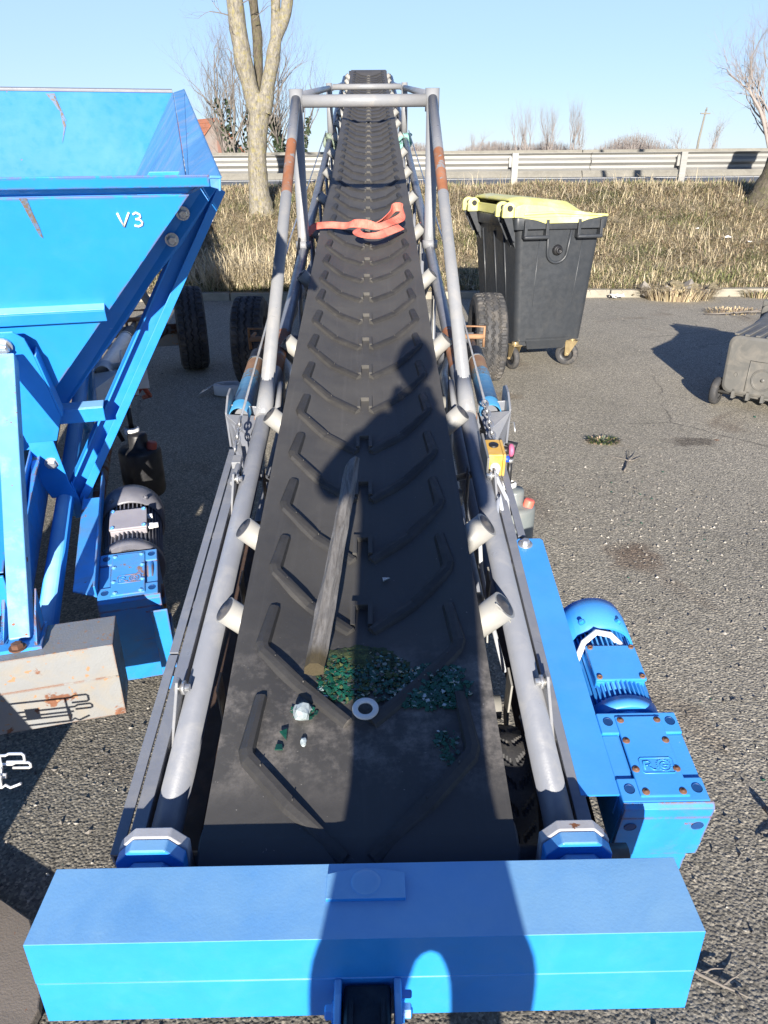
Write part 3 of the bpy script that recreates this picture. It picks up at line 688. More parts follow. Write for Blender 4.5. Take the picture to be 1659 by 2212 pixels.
def bare_tree(x, y, z, h, r, seed, label, mat='twig_far', stems=1, spread=.55, depth=5, ivy=0, group='bare trees beyond the road', lift=.16, fan=.25):
    rs = random.Random(seed); root = empty('bare_tree', label, 'tree', (x, y, z), None, group)
    mb = MB(); mt = MB(); iv = MB()
    for s in range(stems):
        a = rs.uniform(0, 6.28); d = V((math.cos(a) * fan * (stems > 1), math.sin(a) * fan * (stems > 1), 1)).normalized()
        p = V((math.cos(a) * .25 * (stems > 1), math.sin(a) * .25 * (stems > 1), 0))
        top = p + d * h * .30
        mt.tube([p, p + d * h * .15, top], [r, r * .85, r * .7], 6, 0, caps=False)
        for q in range(3): grow(mb, p + d * h * (.12 + .09 * q), (d + V((rs.uniform(-.6, .6), rs.uniform(-.6, .6), .4))).normalized(), h * .24, r * .5, depth - 1, rs, spread, None, lift, (2, 3), .6, .14)
        grow(mb, top, d, h * .27, r * .7, depth, rs, spread, None, lift, (2, 4), .6, .14)
        if ivy:
            for i in range(ivy):
                t = rs.random(); c = p + d * h * .5 * t; aa = rs.uniform(0, 6.28); rr = (r + .25 * (1.05 - t)) * rs.uniform(.3, 1.2)
                c = c + V((math.cos(aa) * rr, math.sin(aa) * rr, rs.uniform(-.1, .1))); s2 = rs.uniform(.05, .12)
                e1 = V((rs.uniform(-1, 1), rs.uniform(-1, 1), rs.uniform(-1, 1))).normalized() * s2; e2 = e1.orthogonal().normalized() * s2 * .7
                iv.add([c - e1, c - e2, c + e1, c + e2], [(0, 1, 2, 3)])
    mt.build('trunk', mat, root); mb.build('crown', mat, root)
    if ivy: iv.build('ivy', 'leaf_dark', root)
    return root
bare_tree(-5.9, 36, .6, 7.2, .09, 41, 'spreading bare tree with ivy clad stems behind the left tree trunk', 'twig', 4, .6, 5, 150)
bare_tree(-4.1, 37, .6, 5.8, .07, 43, 'bare bush with dark ivy stems directly left of the conveyor frame', 'twig', 4, .6, 4, 220)
bare_tree(-7.6, 42, .6, 6.0, .07, 44, 'slender bare tree rising behind the red brick gable', 'twig', 2, .7, 5)
bare_tree(-7.0, 40, .6, 2.3, .05, 47, 'low leafy shrub at the foot of the brick gable', 'twig', 3, .7, 3, 260)
bare_tree(22.6, 46, .6, 8.8, .13, 45, 'large fan shaped bare willow behind the guardrail at the right edge', 'twig_far', 6, .42, 5, 0, 'bare trees beyond the road', .05, .5)
D = 75
lab = ['first slim bare tree of the row on the horizon, nearest the conveyor', 'second slim bare tree of the row on the horizon', 'third slim bare tree in the row, before the gap', 'fourth slim bare tree in the row, after the gap',
       'fifth slim bare tree of the row, the tallest', 'sixth slim bare tree closing the row on the horizon']
for i, (px, hh) in enumerate(((1106, 5.6), (1133, 5.7), (1140, 5.2), (1176, 5.7), (1214, 5.8), (1236, 4.6))):
    x = (px - 829.5) / 1598 * D
    bare_tree(x, D + (i % 2) * 2, .6, hh, .06, 60 + i, lab[i], 'twig_far', 2, .38, 5, 0, 'row of slim trees on the horizon', .3)
for i, (px, hh, lb) in enumerate(((1415, 3.6, 'small bare tree left of the white utility pole'), (1488, 4.5, 'small bare tree right of the white utility pole'), (1010, 3.6, 'small bare tree just right of the conveyor gantry'), (1330, 3.6, 'small bushy bare tree between the slim row and the pole'))):
    bare_tree((px - 829.5) / 1598 * 70, 70, .6, hh, .06, 80 + i, lb, 'twig_far', 2, .6, 4)
# hedge mass on the horizon
mb = MB(); rs = random.Random(90)
for i in range(7000):
    x = rs.uniform(1, 28); y = rs.uniform(78, 86); dens = noise.noise((x * .22, 4, 0)) * .8 + .9
    h = max(.25, dens) * rs.uniform(.5, 1.05) * 1.9 + .7
    p = V((x, y, .6)); a = rs.uniform(0, 6.28); q = p + V((math.cos(a) * .35, math.sin(a) * .35, h))
    m = (p + q) / 2 + V((rs.uniform(-.12, .12), 0, 0))
    mb.tube([p, m, q], [.03, .022, .008], 3, 0, caps=False)
tag(mb.build('hedge', 'twig_far'), 'brownish mass of bare hedge shrubs along the far horizon', 'hedge', None, 'stuff')

mb = MB(); x = (1443 - 829.5) / 1598 * 70; mb.tube([(x, 70, .6), (x + .05, 70, 3), (x + .28, 70, 5.3)], [.11, .10, .07], 8)
pole = mb.build('utility_pole', 'concrete'); tag(pole, 'thin pale leaning utility pole on the horizon', 'pole')
mb = MB(); mb.box((x - .15, 69.9, 4.95), (x + .65, 70.0, 5.05)); mb.cyl((x + .3, 69.95, 5.2), (x + .3, 69.95, 5.45), .06, 8); mb.build('crossarm', 'concrete', pole)

# brick house with tiled roof
h = empty('brick_house', 'old brick house with orange tiled roof behind the hopper rim', 'house', (-13.41, 67.9, 0))
h.rotation_euler = (0, 0, R(38))
mb = MB(); a = [(-3.0, 0, 0), (3.0, 0, 0), (3.0, 0, 1.6), (0, 0, 4.75), (-3.0, 0, 1.6)]
mb.prism(a, (0, 9, 0)); mb.box((-.02, -.14, .5), (.35, -.004, 4.3)); mb.build('wall', 'brick', h)
for sgn in (-1, 1):
    mb = MB(); e = V((sgn * 3.3, 0, 1.33)); rg = V((0, 0, 4.82)); n = V((sgn * .71, 0, .70)) * .12
    y0, y1 = (-.12, 9.2)
    q = [V((e.x, y0, e.z)), V((e.x, y1, e.z)), V((0, y1, rg.z)), V((0, y0, rg.z))]
    mb.prism(q, n); 
    for i in range(10):
        t = i / 10; c = e.lerp(rg, t) + n * 1.02
        mb.box((c.x - .06, y0, c.z - .02), (c.x + .06, y1, c.z + .05))
    mb.build('roof', 'roof', h)
mb = MB(); mb.box((-.4, 8.0, 4.2), (.4, 8.8, 5.6)); mb.build('chimney', 'brick', h)
# ------------------------------------------------------------------ belt conveyors (both machines share their running gear)
PSI1, INC1, O1 = R(0.6916), R(10.487), V((-.035, 1.024, .541))
PSI2, INC2, O2 = R(14.94), R(10.307), V((-1.322, 1.687, .525))
M1 = frame_mat(O1, PSI1, INC1); M2 = frame_mat(O2, PSI2, INC2)
M1i = M1.inverted(); M2i = M2.inverted()
def level(Mx, psi, O):           # level machine axes (across, forward, up) -> machine coordinates
    Mi = Mx.inverted(); fw = V((-math.sin(psi), math.cos(psi), 0)); ri = V((math.cos(psi), math.sin(psi), 0))
    return lambda a, b, c: Mi @ (O + ri * a + fw * b + V((0, 0, c)))
def g1(x, y, z): return M1i @ V((x, y, z))
def g2(x, y, z): return M2i @ V((x, y, z))

def sm(t): t = min(1, max(0, t)); return t * t * (3 - 2 * t)
LEN = 13.75
def sag(v, u):
    d = .058 * sm((u - .12) / .6) * sm((LEN - .1 - u) / .6)
    return -d * (1 - sm((abs(v) - .12) / .18)) - .026 * (1 - sm((u + .05) / .55))
def boff(u): return -.018 * (1 - sm(u / 7.0))
def belt_strip(mb, u0, u1, nseg, wfun, hw=.294, flip=False):
    vs = [(-hw + 2 * hw * i / 16) for i in range(17)]
    b = len(mb.v)
    for j in range(nseg + 1):
        u = u0 + (u1 - u0) * j / nseg
        for v in vs:
            e = .004 * noise.noise((u * 1.3, v * 3, 5)) * (1 if abs(v) > .2 else .3)
            mb.v.append((v + boff(u), u, wfun(v, u) + e))
    for j in range(nseg):
        for i in range(16):
            a = b + j * 17 + i; f = [a, a + 1, a + 18, a + 17]
            mb.f.append(f[::-1] if flip else f); mb.m.append(0); mb.sm.append(True)
def chevron_belt(root, length, name='belt', trough=True, u_end=None):
    mb = MB(); f = sag if trough else (lambda v, u: 0.0)
    belt_strip(mb, -.04, length, int(length / .07), f)
    for (cu, sgn) in ((-.04, -1), (length, 1)):
        vs0 = len(mb.v); n = 14
        for j in range(n + 1):
            a = math.pi * j / n
            for i in range(17):
                v = -.294 + .588 * i / 16; dz = -.026 if sgn < 0 else 0
                mb.v.append((v + boff(cu), cu + sgn * math.sin(a) * .08, -.08 + dz + math.cos(a) * .08))
        for j in range(n):
            for i in range(16):
                a = vs0 + j * 17 + i; q = [a, a + 1, a + 18, a + 17]
                mb.f.append(q if sgn > 0 else q[::-1]); mb.m.append(0); mb.sm.append(True)
    belt_strip(mb, -.04, length, int(length / .4), lambda v, u: -.16 - .026 * max(0, 1 - u) - .02 * math.sin(math.pi * min(1, max(0, u / length))) , flip=True)
    nb_ = len(mb.f)
    # chevron cleats moulded on the carrying run
    CL = ((-.028, -.004), (-.019, .0085), (-.006, .0135), (.006, .0135), (.0125, -.004)); k = 0
    while .135 + .2942 * k < length - .25:
        uc = .135 + .2942 * k
        for sg in (-1, 1):
            path = [(sg * .214, uc + .150), (sg * .226, uc + .012), (sg * .222, uc - .004), (sg * .13, uc - .105), (sg * .022, uc - .215)]
            def top(v, u):
                if u < -.04:
                    a = min(1.2, (-.04 - u) / .08); return (-.04 - math.sin(a) * .08, -.106 + math.cos(a) * .08)
                return (u, f(v, u))
            A = []
            for i, (v, u) in enumerate(path):
                p0 = path[max(0, i - 1)]; p1 = path[min(4, i + 1)]
                d = V((p1[0] - p0[0], p1[1] - p0[1])).normalized(); nn = V((-d.y, d.x))
                row = []
                for off, hh in CL:
                    off = off * (1 if sg < 0 else -1) * (.8 if i in (0, 4) else 1); hh = hh * (.8 if i == 0 else 1)
                    vv, uu = v + nn.x * off, u + nn.y * off; uu2, ww = top(vv, uu); row.append((vv + boff(uu), uu2, ww + hh))
                A.append(row)
            b = len(mb.v); mb.v += [p for r in A for p in r]; m_ = len(CL)
            for i in range(4):
                for j in range(m_ - 1):
                    q = [b + i * m_ + j, b + i * m_ + j + 1, b + i * m_ + j + m_ + 1, b + i * m_ + j + m_]
                    mb.f.append(q); mb.m.append(1); mb.sm.append(False)
            for e in (0, 4):
                q = [b + e * m_ + j for j in range(m_)]; mb.f.append(q if e else q[::-1]); mb.m.append(0); mb.sm.append(False)
            for nv, nu in ((.130, uc - .088), (.200, uc - .012)):     # moulding whiskers
                zz = f(sg * nv, nu); mb.tube([(sg * nv + boff(nu), nu - .016, zz + .002), (sg * nv + boff(nu) + .002, nu - .020, zz + .020)], .0014, 4)
        if uc > .5:   # small moulded block where the two arms meet
            c = (boff(uc), uc - .16); z = f(0, uc - .16)
            for dv in (-.022, .022): mb.box((c[0] + dv - .006, c[1] - .035, z - .004), (c[0] + dv + .006, c[1] + .050, z + .016))
            mb.box((c[0] - .0159, c[1] + .036, z - .004), (c[0] + .0159, c[1] + .050, z + .0155))
        k += 1
    bm = bmesh.new(); me = bpy.data.meshes.new(name); me.from_pydata(mb.v, [], mb.f)
    me.polygons.foreach_set('use_smooth', mb.sm); bm.from_mesh(me); bm.faces.ensure_lookup_table(); bmesh.ops.recalc_face_normals(bm, faces=[fc for fc in bm.faces if fc.index >= nb_]); bm.to_mesh(me); bm.free()
    me.materials.append(MT['belt']); me.materials.append(MT['cleat']); me.polygons.foreach_set('material_index', mb.m)
    o = bpy.data.objects.new(name, me); C.objects.link(o); o.parent = root
    return o

def tyre_mesh(mb, c, axis, Ro, wd, rim, lugs, groove=.014, style='zig'):
    c = V(c); ax = V(axis).normalized(); X = ax.orthogonal().normalized(); Y = ax.cross(X)
    nA = lugs * 8; prof = []
    hw = wd / 2
    ys = [-hw * .80 + hw * 1.6 * i / 22 for i in range(23)]
    b = len(mb.v); rows = []
    side = [(rim, -hw * .62), (rim * 1.08, -hw * .86), (rim * .55 + Ro * .45, -hw * 1.0), (rim * .25 + Ro * .75, -hw * .99), (Ro - .016, -hw * .88)]
    for a in range(nA):
        th = 2 * math.pi * a / nA; d = X * math.cos(th) + Y * math.sin(th); ph = a / 8.0
        tri = abs((ph % 1) * 2 - 1) * 2 - 1
        row = [(r, y) for r, y in side]
        for y in ys:
            r = Ro - .010 * (y / hw) ** 2
            t = y / hw
            if style == 'zig':
                for cy in (-.42, 0.0, .42):
                    if abs(t - cy - .055 * tri) < .055: r -= groove
                if abs(t) > .58 and (ph + (.5 if t > 0 else 0)) % 1 < .32: r -= groove
            else:
                if (ph + abs(t) * .9) % 1 < .22 and abs(t) > .08: r -= groove
            row.append((r, y))
        row += [(r, -y) for r, y in reversed(side)]
        rows.append(row); mb.v += [tuple(c + d * r + ax * y) for r, y in row]
    k = len(rows[0])
    for a in range(nA):
        a2 = (a + 1) % nA
        for i in range(k - 1):
            mb.f.append([b + a * k + i, b + a * k + i + 1, b + a2 * k + i + 1, b + a2 * k + i]); mb.m.append(0); mb.sm.append(False)
def wheel(root, c, axis, Ro, wd, rimc, lugs=34, name='wheel', style='zig', rimr=None):
    rr = rimr or Ro * .52
    mb = MB(); tyre_mesh(mb, c, axis, Ro, wd, rr, lugs, .012 if Ro > .25 else .006, style)
    t = mb.build(name, 'tyre', root)
    mb = MB(); hw = wd / 2
    mb.lathe(c, axis, [(rr * 1.04, -hw * .6), (rr * .97, -hw * .62), (rr * .9, -hw * .3), (rr * .35, -hw * .2), (rr * .3, -hw * .75), (0, -hw * .76)], 28, 0)
    mb.lathe(c, axis, [(rr * 1.04, hw * .6), (rr * .97, hw * .62), (rr * .9, hw * .3), (rr * .35, hw * .2), (rr * .3, hw * .75), (0, hw * .76)], 28, 0)
    mb.build('rim', rimc, t)
    return t

def oct_plate(mb, L, a, b0, b1, c, hw, hh, ch, mat=0):
    p = [(-hw + ch, -hh), (hw - ch, -hh), (hw, -hh + ch), (hw, hh - ch), (hw - ch, hh), (-hw + ch, hh), (-hw, hh - ch), (-hw, -hh + ch)]
    pts = [L(a + x, b0, c + z) for x, z in p]
    mb.prism(pts, L(0, b1, 0) - L(0, b0, 0), mat)

def gear_motor(root, col, motor_col, tbox_col, bolt_col, disc=False, logo=True, frame_col=None):
    # bevel gearbox on the tail shaft
    t = -.045; v0, v1, u0, u1 = .503, .677, .033, .252
    mb = MB(); mb.box((v0, u0, t - .16), (v1, u1, t - .012)); mb.box((v0 + .02, u0 + .015, t - .22), (v1 - .03, u1 - .03, t - .16))
    for (a, b, c, d) in ((v0, u0, v1, u0 + .055), (v0, u1 - .055, v1, u1)):
        mb.box((a, b, t - .012), (c, d, t))
    mb.box((v0, u0 + .055, t - .012), (v0 + .036, u1 - .055, t - .006)); mb.box((v1 - .036, u0 + .055, t - .012), (v1, u1 - .055, t - .006))
    gb = mb.build('gearbox', col, root, .003)
    mb = MB(); pv0, pv1, pu0, pu1 = v0 + .037, v1 - .037, u0 + .010, u1 - .012
    mb.box((pv0, pu0, t - .004), (pv1, pu1, t + .004)); cp = mb.build('cover_plate', col, gb, .003)
    for (a, b) in ((pv0 + .010, pu1 - .012), (pv1 - .010, pu1 - .012), (pv0 + .008, pu1 - .065), (pv1 - .008, pu1 - .065), (pv0 + .008, pu0 + .062), (pv1 - .008, pu0 + .062), (pv0 + .013, pu0 + .010), (pv1 - .013, pu0 + .010)):
        mb = MB(); mb.lathe((a, b, t + .004), (0, 0, 1), [(.0078, -.004), (.0078, .0008), (.006, .0022), (0, .0022)], 12, 0); mb.lathe((a, b, t + .006), (0, 0, 1), [(.0035, 0), (.0035, .0012), (0, .0012)], 6, 0); mb.build('bolt', bolt_col, gb)
    for (a, b) in ((v0 + .020, u1 - .026), (v1 - .018, u1 - .026), (v0 + .020, u0 + .028), (v1 - .018, u0 + .028)):
        mb = MB(); mb.lathe((a, b, t + .0008), (0, 0, 1), [(0, 0), (.0085, 0), (.0105, .0), (.0105, .0012)], 16, 0); mb.build('bolt_hole', 'blue_hole_shade', gb)
    if logo:      # raised maker's emblem on the cover
        cx, cy, z = (pv0 + pv1) / 2 + .004, pu0 + .070, t + .004
        mb = MB(); rr = [(-.030, -.018), (.030, -.018), (.034, -.014), (.034, .014), (.030, .018), (-.030, .018), (-.034, .014), (-.034, -.014)]
        mb.tube([(cx + x, cy + y, z) for x, y in rr], .0017, 6, 0, closed=True)
        mb.tube([(cx + .014 + .0135 * math.cos(a * .5236), cy + .0135 * math.sin(a * .5236), z) for a in range(12)], .0014, 6, 0, closed=True)
        for a in range(18): 
            q = a * math.pi / 9; mb.cyl((cx + .014 + .0150 * math.cos(q), cy + .0150 * math.sin(q), z - .001), (cx + .014 + .0150 * math.cos(q), cy + .0150 * math.sin(q), z + .001), .0012, 6)
        mb.tube([(cx + .014 + .007 * math.cos(a), cy + .007 * math.sin(a), z) for a in [.9 + i * .45 for i in range(11)]], .0016, 6)
        mb.tube([(cx + .012, cy, z), (cx + .024, cy, z)], .0013, 6)
        mb.tube([(cx - .027, cy - .010, z), (cx - .027, cy + .009, z), (cx - .016, cy + .010, z), (cx - .012, cy + .006, z), (cx - .015, cy + .001, z), (cx - .024, cy, z)], .0020, 6)
        mb.tube([(cx - .019, cy, z), (cx - .010, cy - .010, z), (cx - .004, cy - .010, z)], .0020, 6)
        mb.build('emblem', col, gb)
    # bracket in front, folded sheet down the front of the gearbox
    mb = MB()
    mb.prism([(v0, u0 - .001, t + .000), (v1 + .006, u0 - .001, t + .000), (v1 + .006, u0 - .012, t - .008), (v0, u0 - .012, t - .008)], (0, 0, -.030))
    mb.box((v0, u0 - .012, t - .17), (v1 + .006, u0 - .004, t - .038)); mb.box((v0, u0 - .010, t - .34), (v1 - .012, u0 - .002, t - .17))
    for a in (v0 + .022, v1 - .016): mb.lathe((a, u0 - .0125, t - .066), (0, -1, 0), [(0, .0003), (.0105, .0003), (.0125, 0), (.0125, .001)], 16, 1)
    fb = mb.build('motor_bracket', [frame_col or col, 'blue_hole_shade'], root, .002)
    # electric motor, axis along the conveyor
    cv, cw = .588, -.135; mr = .082 if not disc else .100
    mb = MB()
    mb.cyl((cv, .235, cw), (cv, .27, cw), .075, 32); mb.cyl((cv, .27, cw), (cv, .54, cw), mr * .86, 32)
    for i in range(44):
        a = i * 2 * math.pi / 44; d = V((math.cos(a), 0, math.sin(a))); q = V((-d.z, 0, d.x)) * .0018
        o_ = V((cv, 0, cw))
        A = [o_ + d * mr * .84 - q, o_ + d * mr * .84 + q, o_ + d * mr * 1.0 + q, o_ + d * mr * 1.0 - q]
        mb.prism([p + V((0, .30, 0)) for p in A], (0, .23, 0))
    mb.cyl((cv, .27, cw), (cv, .305, cw), mr * 1.05, 36)
    mo = mb.build('motor', motor_col, root)
    mb = MB(); mb.lathe((cv, 0, cw), (0, 1, 0), [(mr * 1.02, .515), (mr * 1.10, .515), (mr * 1.10, .60), (mr * 1.04, .63), (mr * .8, .642), (0, .645)], 40, 0)
    for k in range(3):
        a = R(60 + 60 * k); mb.hexbolt((cv + math.cos(a) * mr * 1.10, .545, cw + math.sin(a) * mr * 1.10), (math.cos(a), 0, math.sin(a)), .006, .009)
    mb.build('fan_cowl', motor_col, mo)
    mb = MB(); tb = (.530, .650, .352, .462); zt = .03 if disc else 0.0
    mb.box((tb[0] + .008, tb[2] + .006, cw + .05), (tb[1] - .008, tb[3] - .006, -.085 + zt)); mb.box((tb[0] + .002, tb[2] + .002, -.0845 + zt), (tb[1] - .002, tb[3] - .002, -.062 + zt)); mb.box((tb[0], tb[2], -.0615 + zt), (tb[1], tb[3], -.052 + zt))
    tx = mb.build('terminal_box', tbox_col, mo, .003)
    for a in (tb[0] + .010, tb[1] - .010):
        for b in (tb[2] + .008, tb[3] - .008):
            mb = MB(); mb.lathe((a, b, -.052 + zt), (0, 0, 1), [(.0065, 0), (.0065, .004), (.003, .004), (.003, .003), (0, .003)], 10, 0); mb.build('bolt', bolt_col, mo)
    if disc:
        mb = MB(); mb.lathe((.655, .16, -.17), (1, 0, 0), [(0, -.01), (.125, -.01), (.125, .008), (.11, .012), (.04, .013), (.04, .03), (0, .03)], 40, 0)
        mb.build('pulley_disc', col, root)
        mb = MB(); mb.cyl((tb[1] - .001, tb[2] + .03, -.075 + zt), (tb[1] + .018, tb[2] + .03, -.075 + zt), .011, 8); mb.cyl((tb[1] + .018, tb[2] + .03, -.075 + zt), (tb[1] + .034, tb[2] + .03, -.075 + zt), .009, 12); mb.build('cable_gland', 'white_plastic', mo, .001); mb = MB()
        mb.cyl((tb[1] - .001, tb[3] - .025, -.075 + zt), (tb[1] + .016, tb[3] - .025, -.075 + zt), .010, 8); mb.build('cable_gland', 'white_plastic', mo, .001)
    else:
        mb = MB(); p = [(.50, .43, -.10), (.53, .475, -.055), (.565, .50, -.045), (.60, .495, -.05), (.62, .475, -.062), (.625, .455, -.075)]
        mb.tube(p, .008, 10); mb.build('motor_cable', 'white_plastic', mo)
        mb = MB(); mb.hexbolt((.525, .40, -.11), (-.3, 0, 1), .007, .012); mb.build('plug', 'blue_pale', mo)
    return gb

def hyd_cylinder(root, a, b, r, cols, shell):
    a = V(a); b = V(b); d = (b - a); L = d.length; ax = d.normalized()
    mb = MB(); k = .50
    mb.lathe(a, ax, [(r * .9, 0), (r, .004), (r, .10), (r * 1.04, .103), (r * 1.04, .112), (r, .116), (r, L * .55)], 28, 0)
    mb.lathe(a, ax, [(r, L * .55), (r, L * .72)], 28, 1)
    mb.lathe(a, ax, [(r, L * .72), (r, L * .98)], 28, 2)
    mb.lathe(a, ax, [(r * 1.08, L * .98), (r * 1.08, L * 1.0), (r * .9, L * 1.0)], 28, 3)
    c = mb.build('hydraulic_cylinder', cols, root)
    mb = MB(); prof = []
    for i in range(13): prof += [(r * (1.02 if i % 2 else .86), L * 1.0 + i * .018)]
    prof += [(r * .5, L + .23), (r * .5, L + .55)]
    mb.lathe(a, ax, prof, 24, 0); mb.build('bellows', 'black', c)
    return c
def mix_mat(name, ca, cb):
    m, t, b = nodes_of(name); oc = objcoord(t)
    n = noise_node(t, 55, 6, 0.7, 0.4, oc); k = ramp(t, n.outputs[0], [(0.46, (0, 0, 0)), (0.54, (1, 1, 1))])
    n2 = noise_node(t, 9, 3, .6, 0, oc); c2 = ramp(t, n2.outputs[0], [(.3, tuple(x * .6 for x in cb)), (.7, cb)])
    t.links.new(mixc(t, k.outputs[0], ca, c2.outputs[0]), b.inputs['Base Color']); b.inputs['Roughness'].default_value = .55; return m
MT['cyl_blue'] = paint('cylinder_blue', (0.06, 0.27, 0.50), 0.4, 0.12, (0.2, 0.3, 0.4), 0.4, RUST, 12, .80)
MT['cyl_flaked'] = mix_mat('cylinder_flaked', (0.10, 0.30, 0.48), (0.30, 0.19, 0.10))
MT['cyl_rust'] = paint('cylinder_rust', (0.30, 0.165, 0.09), 0.8, 0.25, (0.42, 0.32, 0.18), 0.5)

def cyl_bracket(root, sgn, col, out=.53):
    s = sgn; mb = MB(); th = .006
    A = V((s * out, 1.63, -.03)); A2 = V((s * out, 1.76, -.03)); B = V((s * .415, 1.66, -.055)); Cc = V((s * .43, 1.545, -.075))
    D_ = V((s * out, 1.655, -.17)); E = V((s * .45, 1.50, -.235)); F = V((s * .425, 1.505, -.20))
    top = [A, Cc, B]; front = [A, D_, E, F, Cc]
    if s > 0: top.reverse(); front.reverse()
    top_n = [p for p in top]
    mb.plate(front, th); mb.plate([p + V((0, .003, .0)) for p in top_n][::-1] if s < 0 else [p + V((0, .003, 0)) for p in top_n][::-1], -th)
    mb.plate([V((s * out, 1.63, -.025)), V((s * out, 1.63, -.17)), V((s * out, 1.80, -.17)), V((s * out, 1.80, -.012)), V((s * out, 1.76, .012)), V((s * out, 1.70, .012))][::s], .008)
    mb.plate([V((s * .42, 1.72, -.20)), V((s * (out - .008), 1.72, -.20)), V((s * (out - .008), 1.72, -.035)), V((s * .42, 1.72, -.045))], .006)
    return mb.build('cylinder_bracket', col, root, .002)

def oil_tank(root, c, col, up, capcol, h=.21, r=.088, pump='black'):
    c = V(c); up = V(up).normalized(); mb = MB()      # c = centre of the tank's top
    mb.lathe(c, up, [(r * .92, -h), (r, -h + .015), (r, -.018), (r * .95, -.006), (r * .8, 0), (r * .52, .002), (r * .45, .010), (r * .45, .05), (r * .40, .062), (0, .064)], 36, 0)
    t = mb.build('oil_tank', col, root)
    X = V((1, 0, 0)); X = (X - up * X.dot(up)).normalized(); Yv = up.cross(X)
    mb = MB(); q = c + X * .052 - Yv * .03; mb.lathe(q, (up + X * .25), [(.021, -.01), (.021, .022), (.018, .028), (0, .028)], 14, 0); mb.build('filler_cap', capcol, t, .001)
    mb = MB(); b = c - X * .02 + Yv * .03
    mb.lathe(b, up, [(.032, .055), (.032, .075), (.024, .08)], 20, 1); mb.cyl(b + up * .07, b + up * .17, .010, 14, 0); mb.cyl(b + up * .165, b + up * .18, .013, 10, 2)
    w0 = b + up * .19 + X * -.02 + Yv * .02
    mb.tube([w0 - X * .03 - up * .02, w0 + X * .02, w0 + X * .035 + up * .04, w0 + up * .055 - X * .01], [.018, .022, .018, .010], 10, 0)
    mb.tube([w0 - X * .03 - up * .02, w0 - X * .05 - up * .1, b - X * .04 + up * .02], [.013, .011, .009], 8, 0)
    mb.build('hand_pump', [pump, 'white_plastic', 'zinc'], t)
    return t

def drawbar_beam(root, L, mats, name='drawbar_beam', a0=-.537, a1=.533, b0=-.264, b1=-.126, ct=.009, cs=-.088, cb=-.188):
    mb = MB()
    def bx(a0, a1, b0, b1, c0, c1):
        mb.hexa([L(a0, b0, c0), L(a1, b0, c0), L(a1, b1, c0), L(a0, b1, c0), L(a0, b0, c1), L(a1, b0, c1), L(a1, b1, c1), L(a0, b1, c1)])
    bx(a0, a1, b0, b1, cs + .001, ct)
    bx(a0, a1, b0 + .0015, b1, cb, cs - .001)
    bx(a0 + .005, a1 - .005, b0 + .006, b1 - .006, cs - .0025, cs + .0025)
    mb.tube([L(a0 + .006, b0 + .0005, cs), L(-.2, b0 + .0005, cs + .0002), L(a1 - .006, b0 + .0005, cs)], .0022, 6)
    return mb.build(name, mats, root, .006, 3)

def running_gear(root, Mx, psi, O, tube_mats, tube_len, bk_col, cyl_cols, tank_col, tank_c, cap_col, rim_col, ax_col, wheels, out=.53, lower=None, hub=None):
    L = level(Mx, psi, O); Mi = Mx.inverted(); up = Mi.to_3x3() @ V((0, 0, 1))
    for s in (-1, 1):
        x = s * .380 - .010
        us = [-.06, 1.62, 2.05, 2.45, tube_len]; 
        mb = MB(); mb.tube([(x, u, -.058) for u in us], .0300, 24, [0, 0, 1, 0]); mb.build('frame_tube', tube_mats, root)
    # lower chord and lacing
    for s in (-1, 1):
        mb = MB(); x = s * .345 - .01; mb.tube([(x, .9, -.30), (x, 2.0, -.40), (x, tube_len * .8, -.40), (x, tube_len - .3, -.13)], .022, 12); mb.build('lower_chord', tube_mats[0], root)
        u = 1.3; k = 0
        while u < tube_len - 1.6:
            mb = MB(); a, b = ((x, u, -.39), (s * .375 - .01, u + .42, -.09)) if k % 2 else ((s * .375 - .01, u, -.09), (x, u + .42, -.39))
            if u < 1.5: a = (s * .375 - .01, u, -.09)
            mb.cyl(a, b, .013, 8); mb.build('lacing', tube_mats[0], root); u += .52; k += 1
    # axle, wheels and undercarriage
    ws = [Mi @ V(p) for p in wheels]; a = V((1, 0, 0))
    for p in ws:
        wheel(root, p, Mi.to_3x3() @ V((math.cos(psi), math.sin(psi), 0)), .35, .245, rim_col)
    mb = MB(); mb.tube([ws[0], ws[1]], .045, 12)
    for s, p in zip((-1, 1), ws):
        e = p.lerp((ws[0] + ws[1]) / 2, .25)
        mb.tube([e, V((s * .42, ws[0].y * .62, -.55)), V((s * .40, .9, -.34))], .035, 10)
        mb.tube([e + V((0, .0, .02)), V((s * .37, ws[0].y + .25, -.42))], .035, 10)
    mb.build('axle_frame', ax_col, root)
    for s in (-1, 1):
        hyd_cylinder(root, (s * .470 - .012, 1.64, -.05), (s * .532 - .012, 2.50, -.230), .040, cyl_cols, None)
        cyl_bracket(root, s, bk_col, out)
        mb = MB(); c = V((s * .575 - .012, 2.98, -.30)); q = .058
        mb.tube([(c.x - q, c.y, c.z - q), (c.x - q, c.y, c.z + q), (c.x + q, c.y, c.z + q), (c.x + q, c.y, c.z - q)], .009, 6); mb.tube([(c.x - q, c.y, c.z), (c.x - q, c.y + .2, c.z - .05)], .009, 6); mb.cyl((c.x - q, c.y, c.z), (c.x + q, c.y, c.z), .014, 10)
        mb.build('clevis', 'cyl_rust', root)
    if tank_c: oil_tank(root, Mi @ V(tank_c), tank_col, up, cap_col)
    return L

